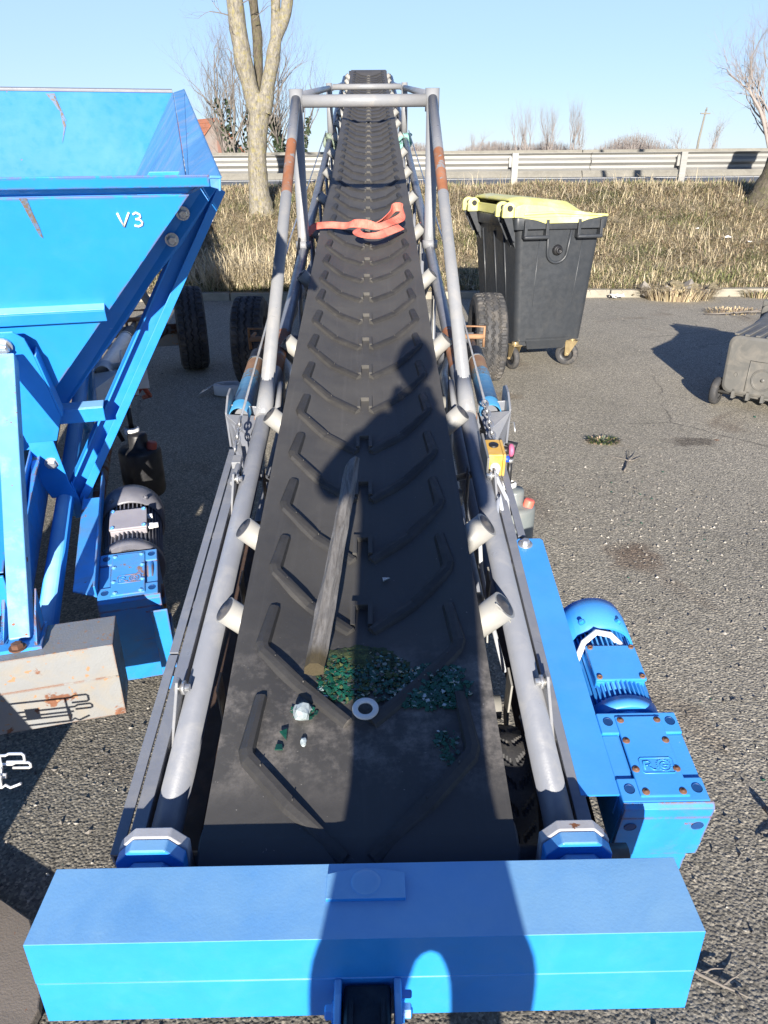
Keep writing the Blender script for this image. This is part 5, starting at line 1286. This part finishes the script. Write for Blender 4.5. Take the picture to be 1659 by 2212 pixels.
# raking corner stiffener (dark in its own shade) and channel brace
for s in (-1, 1):
    q = [V((s * .80, .735, .985)), V((s * .99, .735, .985)), V((s * .996, .72, .943)), V((s * .869, .72, .774)), V((s * .775, .72, .676)), V((s * .674, .72, .545)), V((s * .391, .72, .208)), V((s * .30, .72, .10)), V((s * .20, .72, .09))]
    mb = MB(); mb.plate(q if s < 0 else q[::-1], .006); st_ = mb.build('corner_stiffener', 'blue', hp, .002)
    for bv, bw_ in ((.884, .871), (.842, .794), (.345, .222)):
        mb = MB(); mb.hexbolt(V((s * bv, .714, bw_)), V((0, -1, 0)), .014, .018); mb.build('bolt', 'zinc', st_)
    A = V((s * .985, .80, .935)); B = V((s * .385, .66, -.09)); d = (B - A).normalized(); side = V((s * 1, .15, 0)); side = (side - d * side.dot(d)).normalized(); fr_ = d.cross(side).normalized()
    if fr_.y > 0: fr_ = -fr_
    mb = MB(); hw = .036
    def strip(o0, o1, f0, f1):
        pts = []
        for e in (A, B): pts += [[e + side * o0 + fr_ * f0, e + side * o1 + fr_ * f0, e + side * o1 + fr_ * f1, e + side * o0 + fr_ * f1]]
        mb.prism(pts[0], B - A)
    strip(-hw, hw, .0, .005); strip(-hw, -hw + .006, .0055, .040); strip(hw - .028, hw, .036, .041); strip(hw - .006, hw, .0055, .0355)
    mb.build('brace', 'blue', hp, .0015)
    mb = MB(); e0 = V((s * .36, .60, .275)); e1 = V((s * .56, .60, .27)); mb.box((min(e0.x, e1.x), .585, .255), (max(e0.x, e1.x), .592, .305)); mb.box((min(e0.x, e1.x), .5925, .299), (max(e0.x, e1.x), .64, .305)); mb.build('cross_tie', 'blue', hp, .002)
    mb = MB(); mb.prism([(s * .30, .60, .30), (s * .375, .59, .29), (s * .40, .60, .02), (s * .41, .61, -.05), (s * .33, .61, -.04), (s * .31, .61, .02)], (0, .007, 0)); mb.prism([(s * .405, .608, .02), (s * .43, .615, -.14), (s * .39, .615, -.14), (s * .385, .612, -.03)], (0, .007, 0)); bk = mb.build('foot_bracket', 'blue', hp, .002)
    mb = MB(); mb.hexbolt((s * .36, .603, .105), (0, -1, 0), .015, .018); mb.build('bolt', 'zinc', bk)
# front supports standing on the beam
for s in (-1, 1):
    foot = L2(s * .350, -.210, .024); top = wl(s * .352, .575) + V((0, -.075, -.01)); d = top - foot
    x = V((1, 0, 0)); y = d.cross(x).normalized(); hw = .0255
    q = [foot + x * a + y * b for a, b in ((-hw, -hw), (hw, -hw), (hw, hw), (-hw, hw))]
    mb = MB(); mb.prism(q, d); po = mb.build('support_post', 'blue_pale', hp, .004)
    mb = MB(); mb.prism([L2(s * .350 - .055, -.265, .023), L2(s * .350 + .055, -.265, .023), L2(s * .350 + .055, -.150, .023), L2(s * .350 - .055, -.150, .023)], L2(0, 0, .010) - L2(0, 0, 0)); mb.prism([L2(s * .350 - .045, -.235, .034), L2(s * .350 - .037, -.235, .034), L2(s * .350 - .037, -.160, .034), L2(s * .350 - .037, -.160, .12)], L2(.008, 0, 0) - L2(0, 0, 0)); mb.prism([L2(s * .350 + .037, -.260, .034), L2(s * .350 + .045, -.260, .034), L2(s * .350 + .045, -.160, .034), L2(s * .350 + .045, -.160, .14)], L2(.004, 0, 0) - L2(0, 0, 0))
    ft = mb.build('post_foot', 'blue_rusty', hp, .002)
    mb = MB(); mb.hexbolt(L2(s * .350, -.262, .034), L2(0, 0, 1) - L2(0, 0, 0), .014, .014); mb.build('bolt', 'rusty_bolt', ft)
    mb = MB(); g = [wl(s * .352 - .062, .625), wl(s * .352 - .05, .645), wl(s * .352 + .03, .645), wl(s * .352 + .055, .62), wl(s * .352 + .065, .56), wl(s * .352 + .085, .32), wl(s * .352 + .05, .22), wl(s * .352 - .04, .22), wl(s * .352 - .062, .5)]
    off = V((0, -.048, -.010)); mb.plate([p + off for p in g][::-1], .006)
    mb.prism([g[4] + off, g[5] + off, g[5], g[4]], (.006, 0, 0)); mb.prism([g[0] + off, g[8] + off, g[8], g[0]], (-.006, 0, 0))
    gp = mb.build('gusset_plate', 'blue', hp, .002)
    mb = MB(); mb.hexbolt(wl(s * .352 - .006, .605) + off + V((0, -.003, 0)), (0, -1, -.3), .018, .024); mb.build('bolt', 'zinc', gp)
# skirt panels between hopper and beam
mb = MB(); mb.box((-.30, .02, -.12), (.285, .028, .10)); mb.prism([(-.30, .035, .10), (.285, .035, .10), (.24, .62, .10), (-.24, .62, .10)], (0, 0, .005)); mb.build('tail_cover', 'blue_hopper', hp, .002)
for s in (-1, 1):
    mb = MB(); mb.prism([(s * .30, .05, -.09), (s * .30, 2.3, -.03), (s * .30, 2.3, .14), (s * .30, .30, .16), (s * .30, .05, .06)], (s * .006, 0, 0)); mb.prism([(s * .30, .05, .04), (s * .34, .25, .16), (s * .33, .62, .13), (s * .30, .62, .13)], (0, 0, .006)); mb.build('skirt', 'blue_rusty', hp, .002)
mb = MB(); mb.tube([(.12, .045, .16), (.16, .03, .14), (.175, .02, .115), (.15, .0, .105)], .009, 8); mb.build('red_hose', 'red', hp)
# white marker writing V3
mb = MB()
def stroke(pix): mb.tube([wl(v, w_) + V((0, -.002, -.0006)) for v, w_ in pix], .0028, 6, 0, flat=1.0)
stroke([(.714, .957), (.719, .940), (.7255, .921)]); stroke([(.7255, .921), (.734, .940), (.7425, .958)])
stroke([(.752, .953), (.760, .9575), (.769, .953), (.770, .946), (.763, .9405), (.757, .940)]); stroke([(.757, .940), (.767, .939), (.773, .932), (.771, .924), (.762, .920), (.752, .923)])
mb.build('marking', 'paper', fw_)
# rust streaks that belong to the paint of the wall
MT['rust_streak'] = mix_mat('rust_streak', (0.10, 0.17, 0.28), (0.17, 0.125, 0.09))
mb = MB()
for pts in ([(.490, 1.0), (.508, 1.0), (.512, .965), (.519, .925), (.521, .895), (.514, .90), (.503, .945), (.494, .985)], [(.372, .384), (.40, .396), (.425, .410), (.428, .402), (.405, .388), (.378, .376)]):
    mb.plate([wl(v, w_) + V((0, -.0012, -.0003)) for v, w_ in pts], .0004)
mb.build('rust_mark', 'rust_streak', fw_)
mb = MB()
def rw(v, w_): return V((v, 1.9 + (w_ - .10) / .9 * .6 - .0035, w_ + .0005))
for pts in ([(.352, .992), (.392, .992), (.402, .955), (.410, .925), (.398, .93), (.380, .96)], [(.405, .93), (.414, .92), (.424, .87), (.398, .80), (.412, .86)], [(.385, .985), (.392, .985), (.430, .885), (.422, .89)]):
    mb.plate([rw(v, w_) for v, w_ in pts][::-1], .0004)
mb.build('scrape_mark', 'rust_streak', hp)
# white plates and frame behind
mb = MB(); mb.box((.30, 4.60, -1.16), (.80, 4.70, -1.03)); mb.build('axle_beam', 'beam_white', hp, .004)

# ------------------------------------------------------------------ loose things round the machines
# bright wire rack end sticking out above the left beam
wr = empty('wire_rack', 'bundle of bright bent wire hooks sticking in from the left edge', 'wire rack', (-1.15, 1.20, 0))
def W(x, y, z): return V((x + 1.15, y - 1.20, z))
mb = MB(); r = .0030
def hook(y, z, x1, up):
    mb.tube([W(-1.30, y, z), W(x1 - .040, y, z), W(x1 - .032, y, z + .005), W(x1 - .022, y, z + .005), W(x1 - .004, y, z + .005), W(x1, y, z + .001), W(x1, y - .002, z - .012 * up), W(x1 - .004, y - .002, z - .016 * up), W(x1 - .040, y - .002, z - .016 * up)], r, 8)
hook(1.225, .492, -.785, 1); hook(1.232, .460, -.780, .5)
mb.tube([W(-1.30, 1.20, .425), W(-.835, 1.20, .425), W(-.827, 1.20, .432), W(-.818, 1.20, .424), W(-.792, 1.20, .436)], r, 8)
mb.tube([W(-1.30, 1.215, .440), W(-.83, 1.215, .440)], r, 8); mb.tube([W(-1.30, 1.21, .452), W(-.825, 1.21, .452)], r, 8)
for x in (-.838, -.98, -1.1): mb.tube([W(x, 1.225, .492), W(x, 1.22, .46), W(x, 1.20, .425), W(x + .004, 1.197, .44), W(x + .002, 1.205, .47)], r * .9, 8)
mb.build('wire', 'chrome_wire', wr)
mb = MB(); mb.cyl(W(-1.24, 1.21, 0.0), W(-1.24, 1.21, .50), .014, 10); mb.cyl(W(-1.24, 1.21, 0.0), W(-1.24, 1.21, .012), .12, 16); mb.build('stand', 'galv', wr)
mb = MB(); mb.box(tuple(W(-.935, 1.196, .448)), tuple(W(-.902, 1.199, .478))); mb.build('tag_plate', 'galv', wr)
# brown plate at the bottom left corner
mb = MB(); mb.prism([(-1.95, .60, .015), (-.79, .60, .015), (-.735, .96, .015), (-.75, 1.015, .015), (-.84, 1.165, .015), (-1.09, 1.31, .015), (-1.95, 1.36, .015)], (0, 0, .03)); 
for p in ((-1.8, .7), (-.85, .7), (-1.1, 1.1), (-1.8, 1.2)): mb.cyl((p[0], p[1], 0), (p[0], p[1], .015), .04, 10)
tag(mb.build('steel_plate', 'plate', None, .004), 'brown weathered steel plate with rusty edge in the bottom left corner', 'steel plate')
# ring shaped strap coil on the ground between the machines
mb = MB(); c = V((-1.20, 5.68, .04))
mb.lathe(c, (0, .1, 1), [(.085, -.04), (.125, -.04), (.13, -.035), (.13, .035), (.125, .04), (.085, .04), (.08, .035), (.08, -.035), (.085, -.04)], 36, 0)
mb2 = ribbon([(-1.27, 5.74, .06, .3), (-1.32, 5.70, .07, .6), (-1.38, 5.64, .05, .2), (-1.43, 5.60, .02, .5)], .05, .003)
mb.add(mb2.v, mb2.f, 1)
tag(mb.build('strap_coil', ['cable', 'chrome_wire']), 'grey ring of rolled strapping with a silvery loose end on the shaded asphalt', 'strap coil')

# white junction plates and hoses in the shade beside the hopper
mb = MB(); mb.box((.545, 1.66, -.150), (.655, 1.668, -.055)); mb.box((.47, 1.70, -.20), (.60, 1.708, -.06)); mb.build('junction_plate', 'white_plastic', hp, .002)
mb = MB(); mb.tube([(.55, 1.75, -.12), (.60, 1.9, -.25), (.56, 2.1, -.38), (.50, 2.2, -.40)], .016, 8); mb.tube([(.62, 1.72, -.16), (.64, 1.85, -.28), (.60, 2.0, -.36)], .012, 8); mb.build('hydraulic_hose', 'red_dark', hp)
for s in (-1, 1):
    mb = MB(); mb.box((s * .33 - .003, 2.4, -.03), (s * .33 + .003, 10.3, .055)); mb.build('skirt', 'blue_rusty', hp)

# plate added unseen at the left, shaped to shadow the beam and ground
mb = MB(); mb.prism([g2(*q) for q in ((-1.50, .85, .0), (-1.062, .85, .0), (-1.062, .85, .36), (-.935, .85, .49), (-1.0, .85, .66), (-1.50, .85, .66))], g2(0, .035, 0) - g2(0, 0, 0)); mb.build('shadow_plate', 'blue_rusty', hp, .004)
mb = MB(); mb.hexa([L2(a, b, c) for c in (-.17, -.07) for a, b in ((-.05, -.80), (.04, -.80), (.06, -.2925), (-.06, -.2925))]); mb.build('tow_bar', 'beam_white', hp, .004)
# ------------------------------------------------------------------ tall four wheeled bin
def taper_box(mb, b, t, z0, z1, ch=.05, mat=0, rows=1):
    """b, t = (x0,x1,y0,y1) at bottom and top, rounded corners"""
    def ring(q, z):
        x0, x1, y0, y1 = q; out = []
        for (cx, cy, a0) in ((x1 - ch, y1 - ch, 0), (x0 + ch, y1 - ch, 90), (x0 + ch, y0 + ch, 180), (x1 - ch, y0 + ch, 270)):
            for k in range(5): a = R(a0 + 22.5 * k); out.append((cx + ch * math.cos(a), cy + ch * math.sin(a), z))
        return out
    rings = [ring(tuple(bb + (tt - bb) * k / rows for bb, tt in zip(b, t)), z0 + (z1 - z0) * k / rows) for k in range(rows + 1)]
    n = 20; base = len(mb.v)
    for r in rings: mb.v += r
    for k in range(rows):
        for j in range(n):
            mb.f.append([base + k * n + j, base + k * n + (j + 1) % n, base + (k + 1) * n + (j + 1) % n, base + (k + 1) * n + j]); mb.m.append(mat); mb.sm.append(True)
    mb.f.append([base + j for j in reversed(range(n))]); mb.m.append(mat); mb.sm.append(False)
    mb.f.append([base + rows * n + j for j in range(n)]); mb.m.append(mat); mb.sm.append(False)
def edge_split(o):
    md = o.modifiers.new('split', 'EDGE_SPLIT'); md.split_angle = R(40)
bin_ = empty('wheeled_bin', 'tall anthracite four wheeled waste bin with yellow lid standing behind the right tyre', 'waste bin', (1.05, 6.25, 0))
bin_.rotation_euler = (0, 0, R(11))
# local: x across the short face seen from the front (0..0.77), y along the long side (0..1.15)
mb = MB(); taper_box(mb, (.105, .705, .09, 1.05), (.03, .745, .0, 1.14), .235, 1.14, .05, 0, 4)
mb.box((.10, .12, .19), (.225, .30, .237)); mb.box((.555, .12, .21), (.675, .30, .237)); mb.box((.10, .85, .19), (.225, 1.05, .237)); mb.box((.555, .85, .21), (.675, 1.05, .237))
mb.prism([(.23, .115, .16), (.56, .115, .16), (.59, .085, .26), (.20, .085, .26)], (0, .9, 0))
body = mb.build('body', 'bin_grey', bin_); edge_split(body)
mb = MB(); taper_box(mb, (.0, .775, -.03, 1.17), (-.005, .785, -.035, 1.175), 1.145, 1.235, .03)
rim_ = mb.build('rim', 'bin_grey', bin_, .006); edge_split(rim_)
def bf(x, z, d=0.0):  # point on tapered front face
    t = (z - .235) / .905; return V((x, .10 * (1 - t) - d, z))
for x0, x1 in ((.07, .27), (.52, .73)):      # comb lifting recesses and bars of the front
    mb = MB(); mb.tube([(x0, -.055, 1.09), (x1, -.055, 1.09)], .016, 10)
    for x in (x0 + .01, x1 - .01): mb.box((x - .012, -.06, 1.08), (x + .012, .012, 1.22))
    mb.box((x0 + .02, -.040, 1.15), (x1 - .02, -.034, 1.22)); mb.build('lift_handle', 'bin_grey', bin_, .003)
# trunnion pocket
mb = MB(); pk = [(.285, 1.14)] + [(.385 - .085 * math.cos(a), .97 - .085 * math.sin(a)) for a in [k * math.pi / 10 for k in range(11)]] + [(.485, 1.14)]
pts = [bf(x, z, .012) for x, z in pk]; mb.tube(pts, .012, 8); mb.plate([bf(x, z, .004) for x, z in pk], .003); tr = mb.build('trunnion_pocket', 'bin_grey', bin_)
mb = MB(); c = bf(.385, .985, .0); mb.lathe(c, (0, -1, 0), [(.045, 0), (.040, .02), (.030, .035), (.026, .035), (.026, .055), (.014, .055), (.014, .05), (0, .05)], 20, 0); mb.build('trunnion', 'black', tr)
mb = MB()
for x in (.225, .565): mb.tube([bf(x, .26, .002), bf(x + (.0 if x < .4 else .03), 1.07, .002)], .0055, 6)
mb.build('body_rib', 'bin_grey', bin_)
mb = MB()
for y in (.30, .55, .85):
    mb.tube([(.112 - .0, y, .27), (.025, y, 1.10)], .008, 6)
for y in (.06, .16, .95, 1.06): mb.prism([(.03, y, 1.14), (-.03, y, 1.22), (-.03, y, 1.15), (.05, y, .98)], (0, .012, 0))
mb.build('side_rib', 'bin_grey', bin_)
# yellow lid: domed, hinged along the left long side
mb = MB(); nx, ny = 14, 18
def lid(x, y):
    tx, ty = x / .76, y / 1.16; ridge = sm((tx - .0) / .10) 
    e = min(sm(tx / .12), sm((1 - tx) / .35), 1) * min(sm(ty / .16), sm((1 - ty) / .16))
    step = .055 * sm((ty - .06) / .05) * sm((.94 - ty) / .05) * sm((.86 - tx) / .25) * (.8 + .2 * tx)
    return 1.243 + .075 * max(0, 1 - tx) ** 1.2 + .03 * e + step
b = len(mb.v)
for j in range(ny + 1):
    for i in range(nx + 1): x = .0 + .765 * i / nx; y = -.03 + 1.20 * j / ny; mb.v.append((x, y, lid(x, max(0, y))))
for j in range(ny):
    for i in range(nx): a = b + j * (nx + 1) + i; mb.f.append([a, a + 1, a + nx + 2, a + nx + 1]); mb.m.append(0); mb.sm.append(True)
ldo = mb.build('lid', 'bin_lid', bin_); md = ldo.modifiers.new('t', 'SOLIDIFY'); md.thickness = .02; md.offset = -1
mb = MB(); mb.prism([(.03, -.045, 1.238), (.74, -.045, 1.238), (.60, -.045, 1.215), (.53, -.045, 1.192), (.24, -.045, 1.192), (.17, -.045, 1.215)], (0, .012, 0)); mb.tube([(.06, -.036, 1.262), (.33, -.036, 1.272), (.55, -.036, 1.256), (.77, -.036, 1.244)], .011, 8)
mb.prism([(.0, -.036, 1.238), (.77, -.036, 1.238), (.77, -.036, 1.246), (.48, -.036, 1.283), (.22, -.036, 1.322), (.05, -.036, 1.335), (.0, -.036, 1.32)], (0, .02, 0)); mb.build('lid_skirt', 'bin_lid', ldo, .003)
mb = MB(); mb.box((-.012, -.03, 1.238), (.004, 1.17, 1.312)); mb.build('lid_edge', 'bin_lid', ldo, .004)
MT['lid_stain'] = paint('lid_stain', (.40, .38, .30), .7, .2)
for y in (.0, .16, .92, 1.08):
    mb = MB(); mb.prism([(-.045 + .055 * math.cos(a), y, 1.30 + .05 * math.sin(a)) for a in [k * math.pi / 8 for k in range(9)]] + [(-.10, y, 1.235), (.03, y, 1.235)], (0, .035, 0)); hg = mb.build('hinge_knuckle', 'bin_lid', ldo, .006)
    mb = MB(); mb.cyl((-.045, y - .012, 1.305), (-.045, y + .05, 1.305), .022, 16); mb.build('hinge_pin', 'black', hg)
    mb = MB(); mb.prism([(-.09, y + .008, 1.24), (-.02, y + .008, 1.24), (.02, y + .008, 1.06), (.0, y + .008, 1.06)], (0, .012, 0)); mb.build('hinge_bracket', 'bin_grey', bin_)
def castor(root, c, ang, r=.098):
    c = V(c); ax = V((math.cos(ang), math.sin(ang), 0)); fw = V((-math.sin(ang), math.cos(ang), 0))
    mb = MB(); mb.lathe(c, ax, [(r * .62, -.018), (r * .94, -.022), (r, -.012), (r, .012), (r * .94, .022), (r * .62, .018)], 36, 0)
    w_ = mb.build('castor', 'tyre', root)
    mb = MB(); mb.lathe(c, ax, [(r * .64, -.016), (r * .5, -.008), (r * .2, -.010), (.016, -.026), (0, -.026)], 30, 0); mb.lathe(c, ax, [(r * .64, .016), (r * .5, .008), (r * .2, .010), (.016, .026), (0, .026)], 30, 0); mb.build('hub', 'black', w_)
    mb = MB(); top = c - fw * .035 + V((0, 0, .115))
    for s in (-1, 1):
        o = ax * s * .03; p = [c + o + fw * .012 - V((0, 0, .015)), c + o - fw * .02 - V((0, 0, .01)), top + o - fw * .05, top + o + fw * .05]; mb.prism(p, ax * s * .004)
    mb.prism([top + ax * a + fw * b_ for a, b_ in ((-.04, -.055), (.04, -.055), (.04, .055), (-.04, .055))], (0, 0, .008)); mb.cyl(top, top + V((0, 0, .03)), .03, 14); mb.hexbolt(c + ax * .034, ax, .010, .012); mb.hexbolt(c - ax * .034, -ax, .010, .012)
    mb.build('castor_fork', 'gold', w_, .002)
castor(bin_, (.095, .10, .098), R(8)); castor(bin_, (.615, .14, .098), R(55)); castor(bin_, (.16, .98, .098), R(5)); castor(bin_, (.62, 1.0, .098), R(20))

# ------------------------------------------------------------------ old wheelie bin lying on its back at the right
b2 = empty('wheeled_bin', 'dirty grey two wheeled bin lying on its side at the right edge', 'waste bin', (2.46, 5.25, .0))
b2.rotation_euler = (0, 0, R(-41))
# local: y = length of the bin away from its base, x across (0..0.5), z up; base face at y=0
mb = MB()
def ring2(y, x0, x1, z0, z1, ch):
    out = []
    for (cx, cz, a0) in ((x1 - ch, z1 - ch, 0), (x0 + ch, z1 - ch, 90), (x0 + ch, z0 + ch, 180), (x1 - ch, z0 + ch, 270)):
        for k in range(5): a = R(a0 + 22.5 * k); out.append((cx + ch * math.cos(a), y, cz + ch * math.sin(a)))
    return out
rings = [ring2(0, .02, .48, .13, .50, .05), ring2(.012, .0, .50, .11, .52, .06), ring2(.5, -.02, .52, .08, .53, .06), ring2(.95, -.04, .54, .03, .56, .05), ring2(.955, -.07, .57, .0, .59, .04), ring2(1.0, -.07, .57, .0, .59, .04)]
for r in rings: mb.v += r
for k in range(len(rings) - 1):
    for j in range(20): mb.f.append([k * 20 + j, k * 20 + (j + 1) % 20, (k + 1) * 20 + (j + 1) % 20, (k + 1) * 20 + j][::-1]); mb.m.append(0); mb.sm.append(True)
mb.f.append(list(range(20))); mb.m.append(0); mb.sm.append(False); mb.f.append([100 + j for j in reversed(range(20))]); mb.m.append(0); mb.sm.append(False)
bb = mb.build('body', 'bin_old', b2); edge_split(bb)
mb = MB(); cx, cz = .27, .235
for r in (.075, .068): mb.tube([(cx + r * math.cos(a), -.0015, cz + r * math.sin(a)) for a in [k * math.pi / 18 for k in range(36)]], .004, 6, closed=True)
mb.tube([(cx - .105, -.001, .14), (cx - .10, -.001, .36), (cx + .10, -.001, .36), (cx + .105, -.001, .14)], .0045, 6); mb.lathe((cx, -.001, cz), (0, -1, 0), [(.014, 0), (.012, .006), (0, .006)], 14, 0); mb.tube([(.09 + .012 * math.cos(a), -.001, .25 + .016 * math.sin(a)) for a in [k * math.pi / 8 for k in range(16)]], .003, 6, closed=True)
mb.build('base_ribs', 'bin_old', bb)
mb = MB(); 
for k in range(7): mb.box((.02 + .07 * k, .02, .520), (.05 + .07 * k, .90, .532))
mb.build('top_rib', 'bin_old', bb, .003)
mb = MB(); mb.cyl((-.02, .04, .10), (.52, .04, .10), .014, 12); 
for k in range(4): mb.box((.08 + k * .1, .0, .075), (.10 + k * .1, .07, .14))
mb.build('axle', 'bin_old', b2)
for x in (-.035, .535):
    mb = MB(); mb.lathe((x, .04, .10), (1, 0, 0), [(.055, -.022), (.092, -.024), (.10, -.012), (.10, .012), (.092, .024), (.055, .022)], 32, 0); mb.lathe((x, .04, .10), (1, 0, 0), [(.056, -.018), (.05, -.006), (.02, -.012), (0, -.014)], 24, 0); mb.lathe((x, .04, .10), (1, 0, 0), [(.056, .018), (.05, .006), (.02, .012), (0, .014)], 24, 0)
    mb.build('wheel', 'tyre', b2)
mb = MB(); mb.prism([(-.09, 1.003, -.0 + .005), (.59, 1.003, .005), (.59, 1.003, .62), (-.09, 1.003, .62)], (0, .05, 0)); mb.build('lid', 'bin_old', b2, .01)
mb = MB(); mb.tube([(.02, .98, .60), (.02, .985, .66), (.48, .985, .66), (.48, .98, .60)], .015, 8); mb.build('handle', 'bin_old', b2)

# ------------------------------------------------------------------ the photographer, standing behind the camera with the phone held up
ps = empty('person', 'person in a dark coat holding up a phone, casting the long shadow', 'person', (0, -.30, 0))
def skin_body(name, joints, edges, mat, parent, sub=2, root=0):
    me = bpy.data.meshes.new(name); me.from_pydata([j[:3] for j in joints], edges, [])
    o = bpy.data.objects.new(name, me); C.objects.link(o); o.parent = parent
    md = o.modifiers.new('skin', 'SKIN'); md.use_smooth_shade = True
    for i, j in enumerate(joints): me.skin_vertices[0].data[i].radius = (j[3], j[4] if len(j) > 4 else j[3])
    me.skin_vertices[0].data[root].use_root = True
    s = o.modifiers.new('sub', 'SUBSURF'); s.levels = sub; s.render_levels = sub
    me.materials.append(MT[mat]); return o
J = [(0, 0, 1.0, .150, .075), (0, 0, 1.10, .165, .115), (0, 0, 1.30, .175, .12), (0, .0, 1.50, .17, .11), (0, .02, 1.64, .105, .09), (0, .04, 1.72, .082, .08),
     (-.19, 0, 1.54, .075), (-.285, .06, 1.40, .058), (-.13, .20, 1.555, .042), (-.085, .235, 1.60, .034),
     (.17, 0, 1.54, .075), (.185, .06, 1.36, .058), (.12, .20, 1.53, .042), (.085, .235, 1.59, .034),
     (-.088, 0, .80, .094), (-.115, .02, .50, .07), (-.125, -.01, .12, .05), (-.13, -.01, .05, .045), (-.135, .12, .035, .035),
     (.132, 0, .80, .082), (.13, .02, .50, .07), (.14, -.01, .12, .05), (.145, -.01, .05, .045), (.15, .12, .035, .035)]
Ed = [(0, 1), (1, 2), (2, 3), (3, 4), (4, 5), (3, 6), (6, 7), (7, 8), (8, 9), (3, 10), (10, 11), (11, 12), (12, 13), (0, 14), (14, 15), (15, 16), (16, 17), (17, 18), (0, 19), (19, 20), (20, 21), (21, 22), (22, 23)]
skin_body('body', J, Ed, 'coat', ps)
mb = MB(); hc = V((0, .06, 1.848))
bmx = bmesh.new(); bmesh.ops.create_uvsphere(bmx, u_segments=28, v_segments=20, radius=1)
vs = []
for v in bmx.verts:
    p = v.co.copy(); q = V((p.x * .076, p.y * .098, p.z * .120))
    if p.z < -.1: q.x *= 1 + .32 * p.z; q.y *= 1 + .15 * p.z
    if p.y > .3:
        nz = math.exp(-((p.x / .16) ** 2 + ((p.z + .18) / .26) ** 2)); q.y += .022 * nz
        ey = math.exp(-(((abs(p.x) - .36) / .16) ** 2 + ((p.z - .05) / .12) ** 2)); q.y -= .010 * ey
        mo = math.exp(-((p.x / .28) ** 2 + ((p.z + .52) / .09) ** 2)); q.y += .006 * mo
    vs.append(q + hc)
mb.add(vs, [[v.index for v in f.verts] for f in bmx.faces], 0, True)
for s in (-1, 1): mb.tube([hc + V((s * .076, -.005 + .012 * math.cos(a), .0 + .028 * math.sin(a))) for a in [k * math.pi / 6 for k in range(12)]], .006, 6, closed=True)
hd = mb.build('head', 'skin', ps)
mb = MB(); mb.add([V((v.x * 1.06, (v.y - .06 - .004) * 1.06 + .055, (v.z - 1.848) * 1.06 + 1.851)) for v in vs if True], [[v.index for v in f.verts] for f in bmx.faces if f.calc_center_median().z > .38 or (f.calc_center_median().y < .05 and f.calc_center_median().z > -.5)], 0, True); mb.build('hair', 'hair', hd); bmx.free()
for s in (-1, 1):
    mb = MB(); c = hc + V((s * .028, .086, .006)); mb.lathe(c, (0, 1, 0), [(.011, -.006), (.009, .002), (.005, .004), (0, .0045)], 12, 0); mb.build('eye', 'white_plastic', hd)
    # hand: palm with four fingers behind the phone and the thumb on its edge
    w0 = V((s * .085, .235, 1.60)); k = V((s * .062, .268, 1.635))
    jj = [(*w0, .024), (*k, .024, .018)]; ee = [(0, 1)]
    for i in range(4):
        b0 = k + V((s * .008, .008, -.018 + i * .017)); n0 = len(jj)
        jj += [(*b0, .0095), (*(b0 + V((-s * .004, .030, .004))), .009), (*(b0 + V((-s * .024, .034 - abs(i - 1.5) * .003, .008))), .008), (*(b0 + V((-s * .040, .026, .010))), .007)]; ee += [(1, n0), (n0, n0 + 1), (n0 + 1, n0 + 2), (n0 + 2, n0 + 3)]
    t0 = len(jj); jj += [(*(w0 + V((-s * .010, .006, .022))), .011), (*(w0 + V((-s * .020, .010, .045))), .010), (*(w0 + V((-s * .034, .016, .056))), .008)]; ee += [(0, t0), (t0, t0 + 1), (t0 + 1, t0 + 2)]
    skin_body('hand', jj, ee, 'skin', ps, 1)
mb = MB(); c = V((0, -.012, 1.645)); fwd = V((0, math.cos(PITCH), -math.sin(PITCH))); upv = V((0, math.sin(PITCH), math.cos(PITCH)))
q = [c + V((a, 0, 0)) + upv * b for a, b in ((-.038, -.14), (.038, -.14), (.038, .018), (-.038, .018))]
mb.prism([p - fwd * .012 for p in q], fwd * .008); tag(mb.build('smartphone', 'black', None, .003), 'black smartphone held up in both hands of the photographer', 'phone')
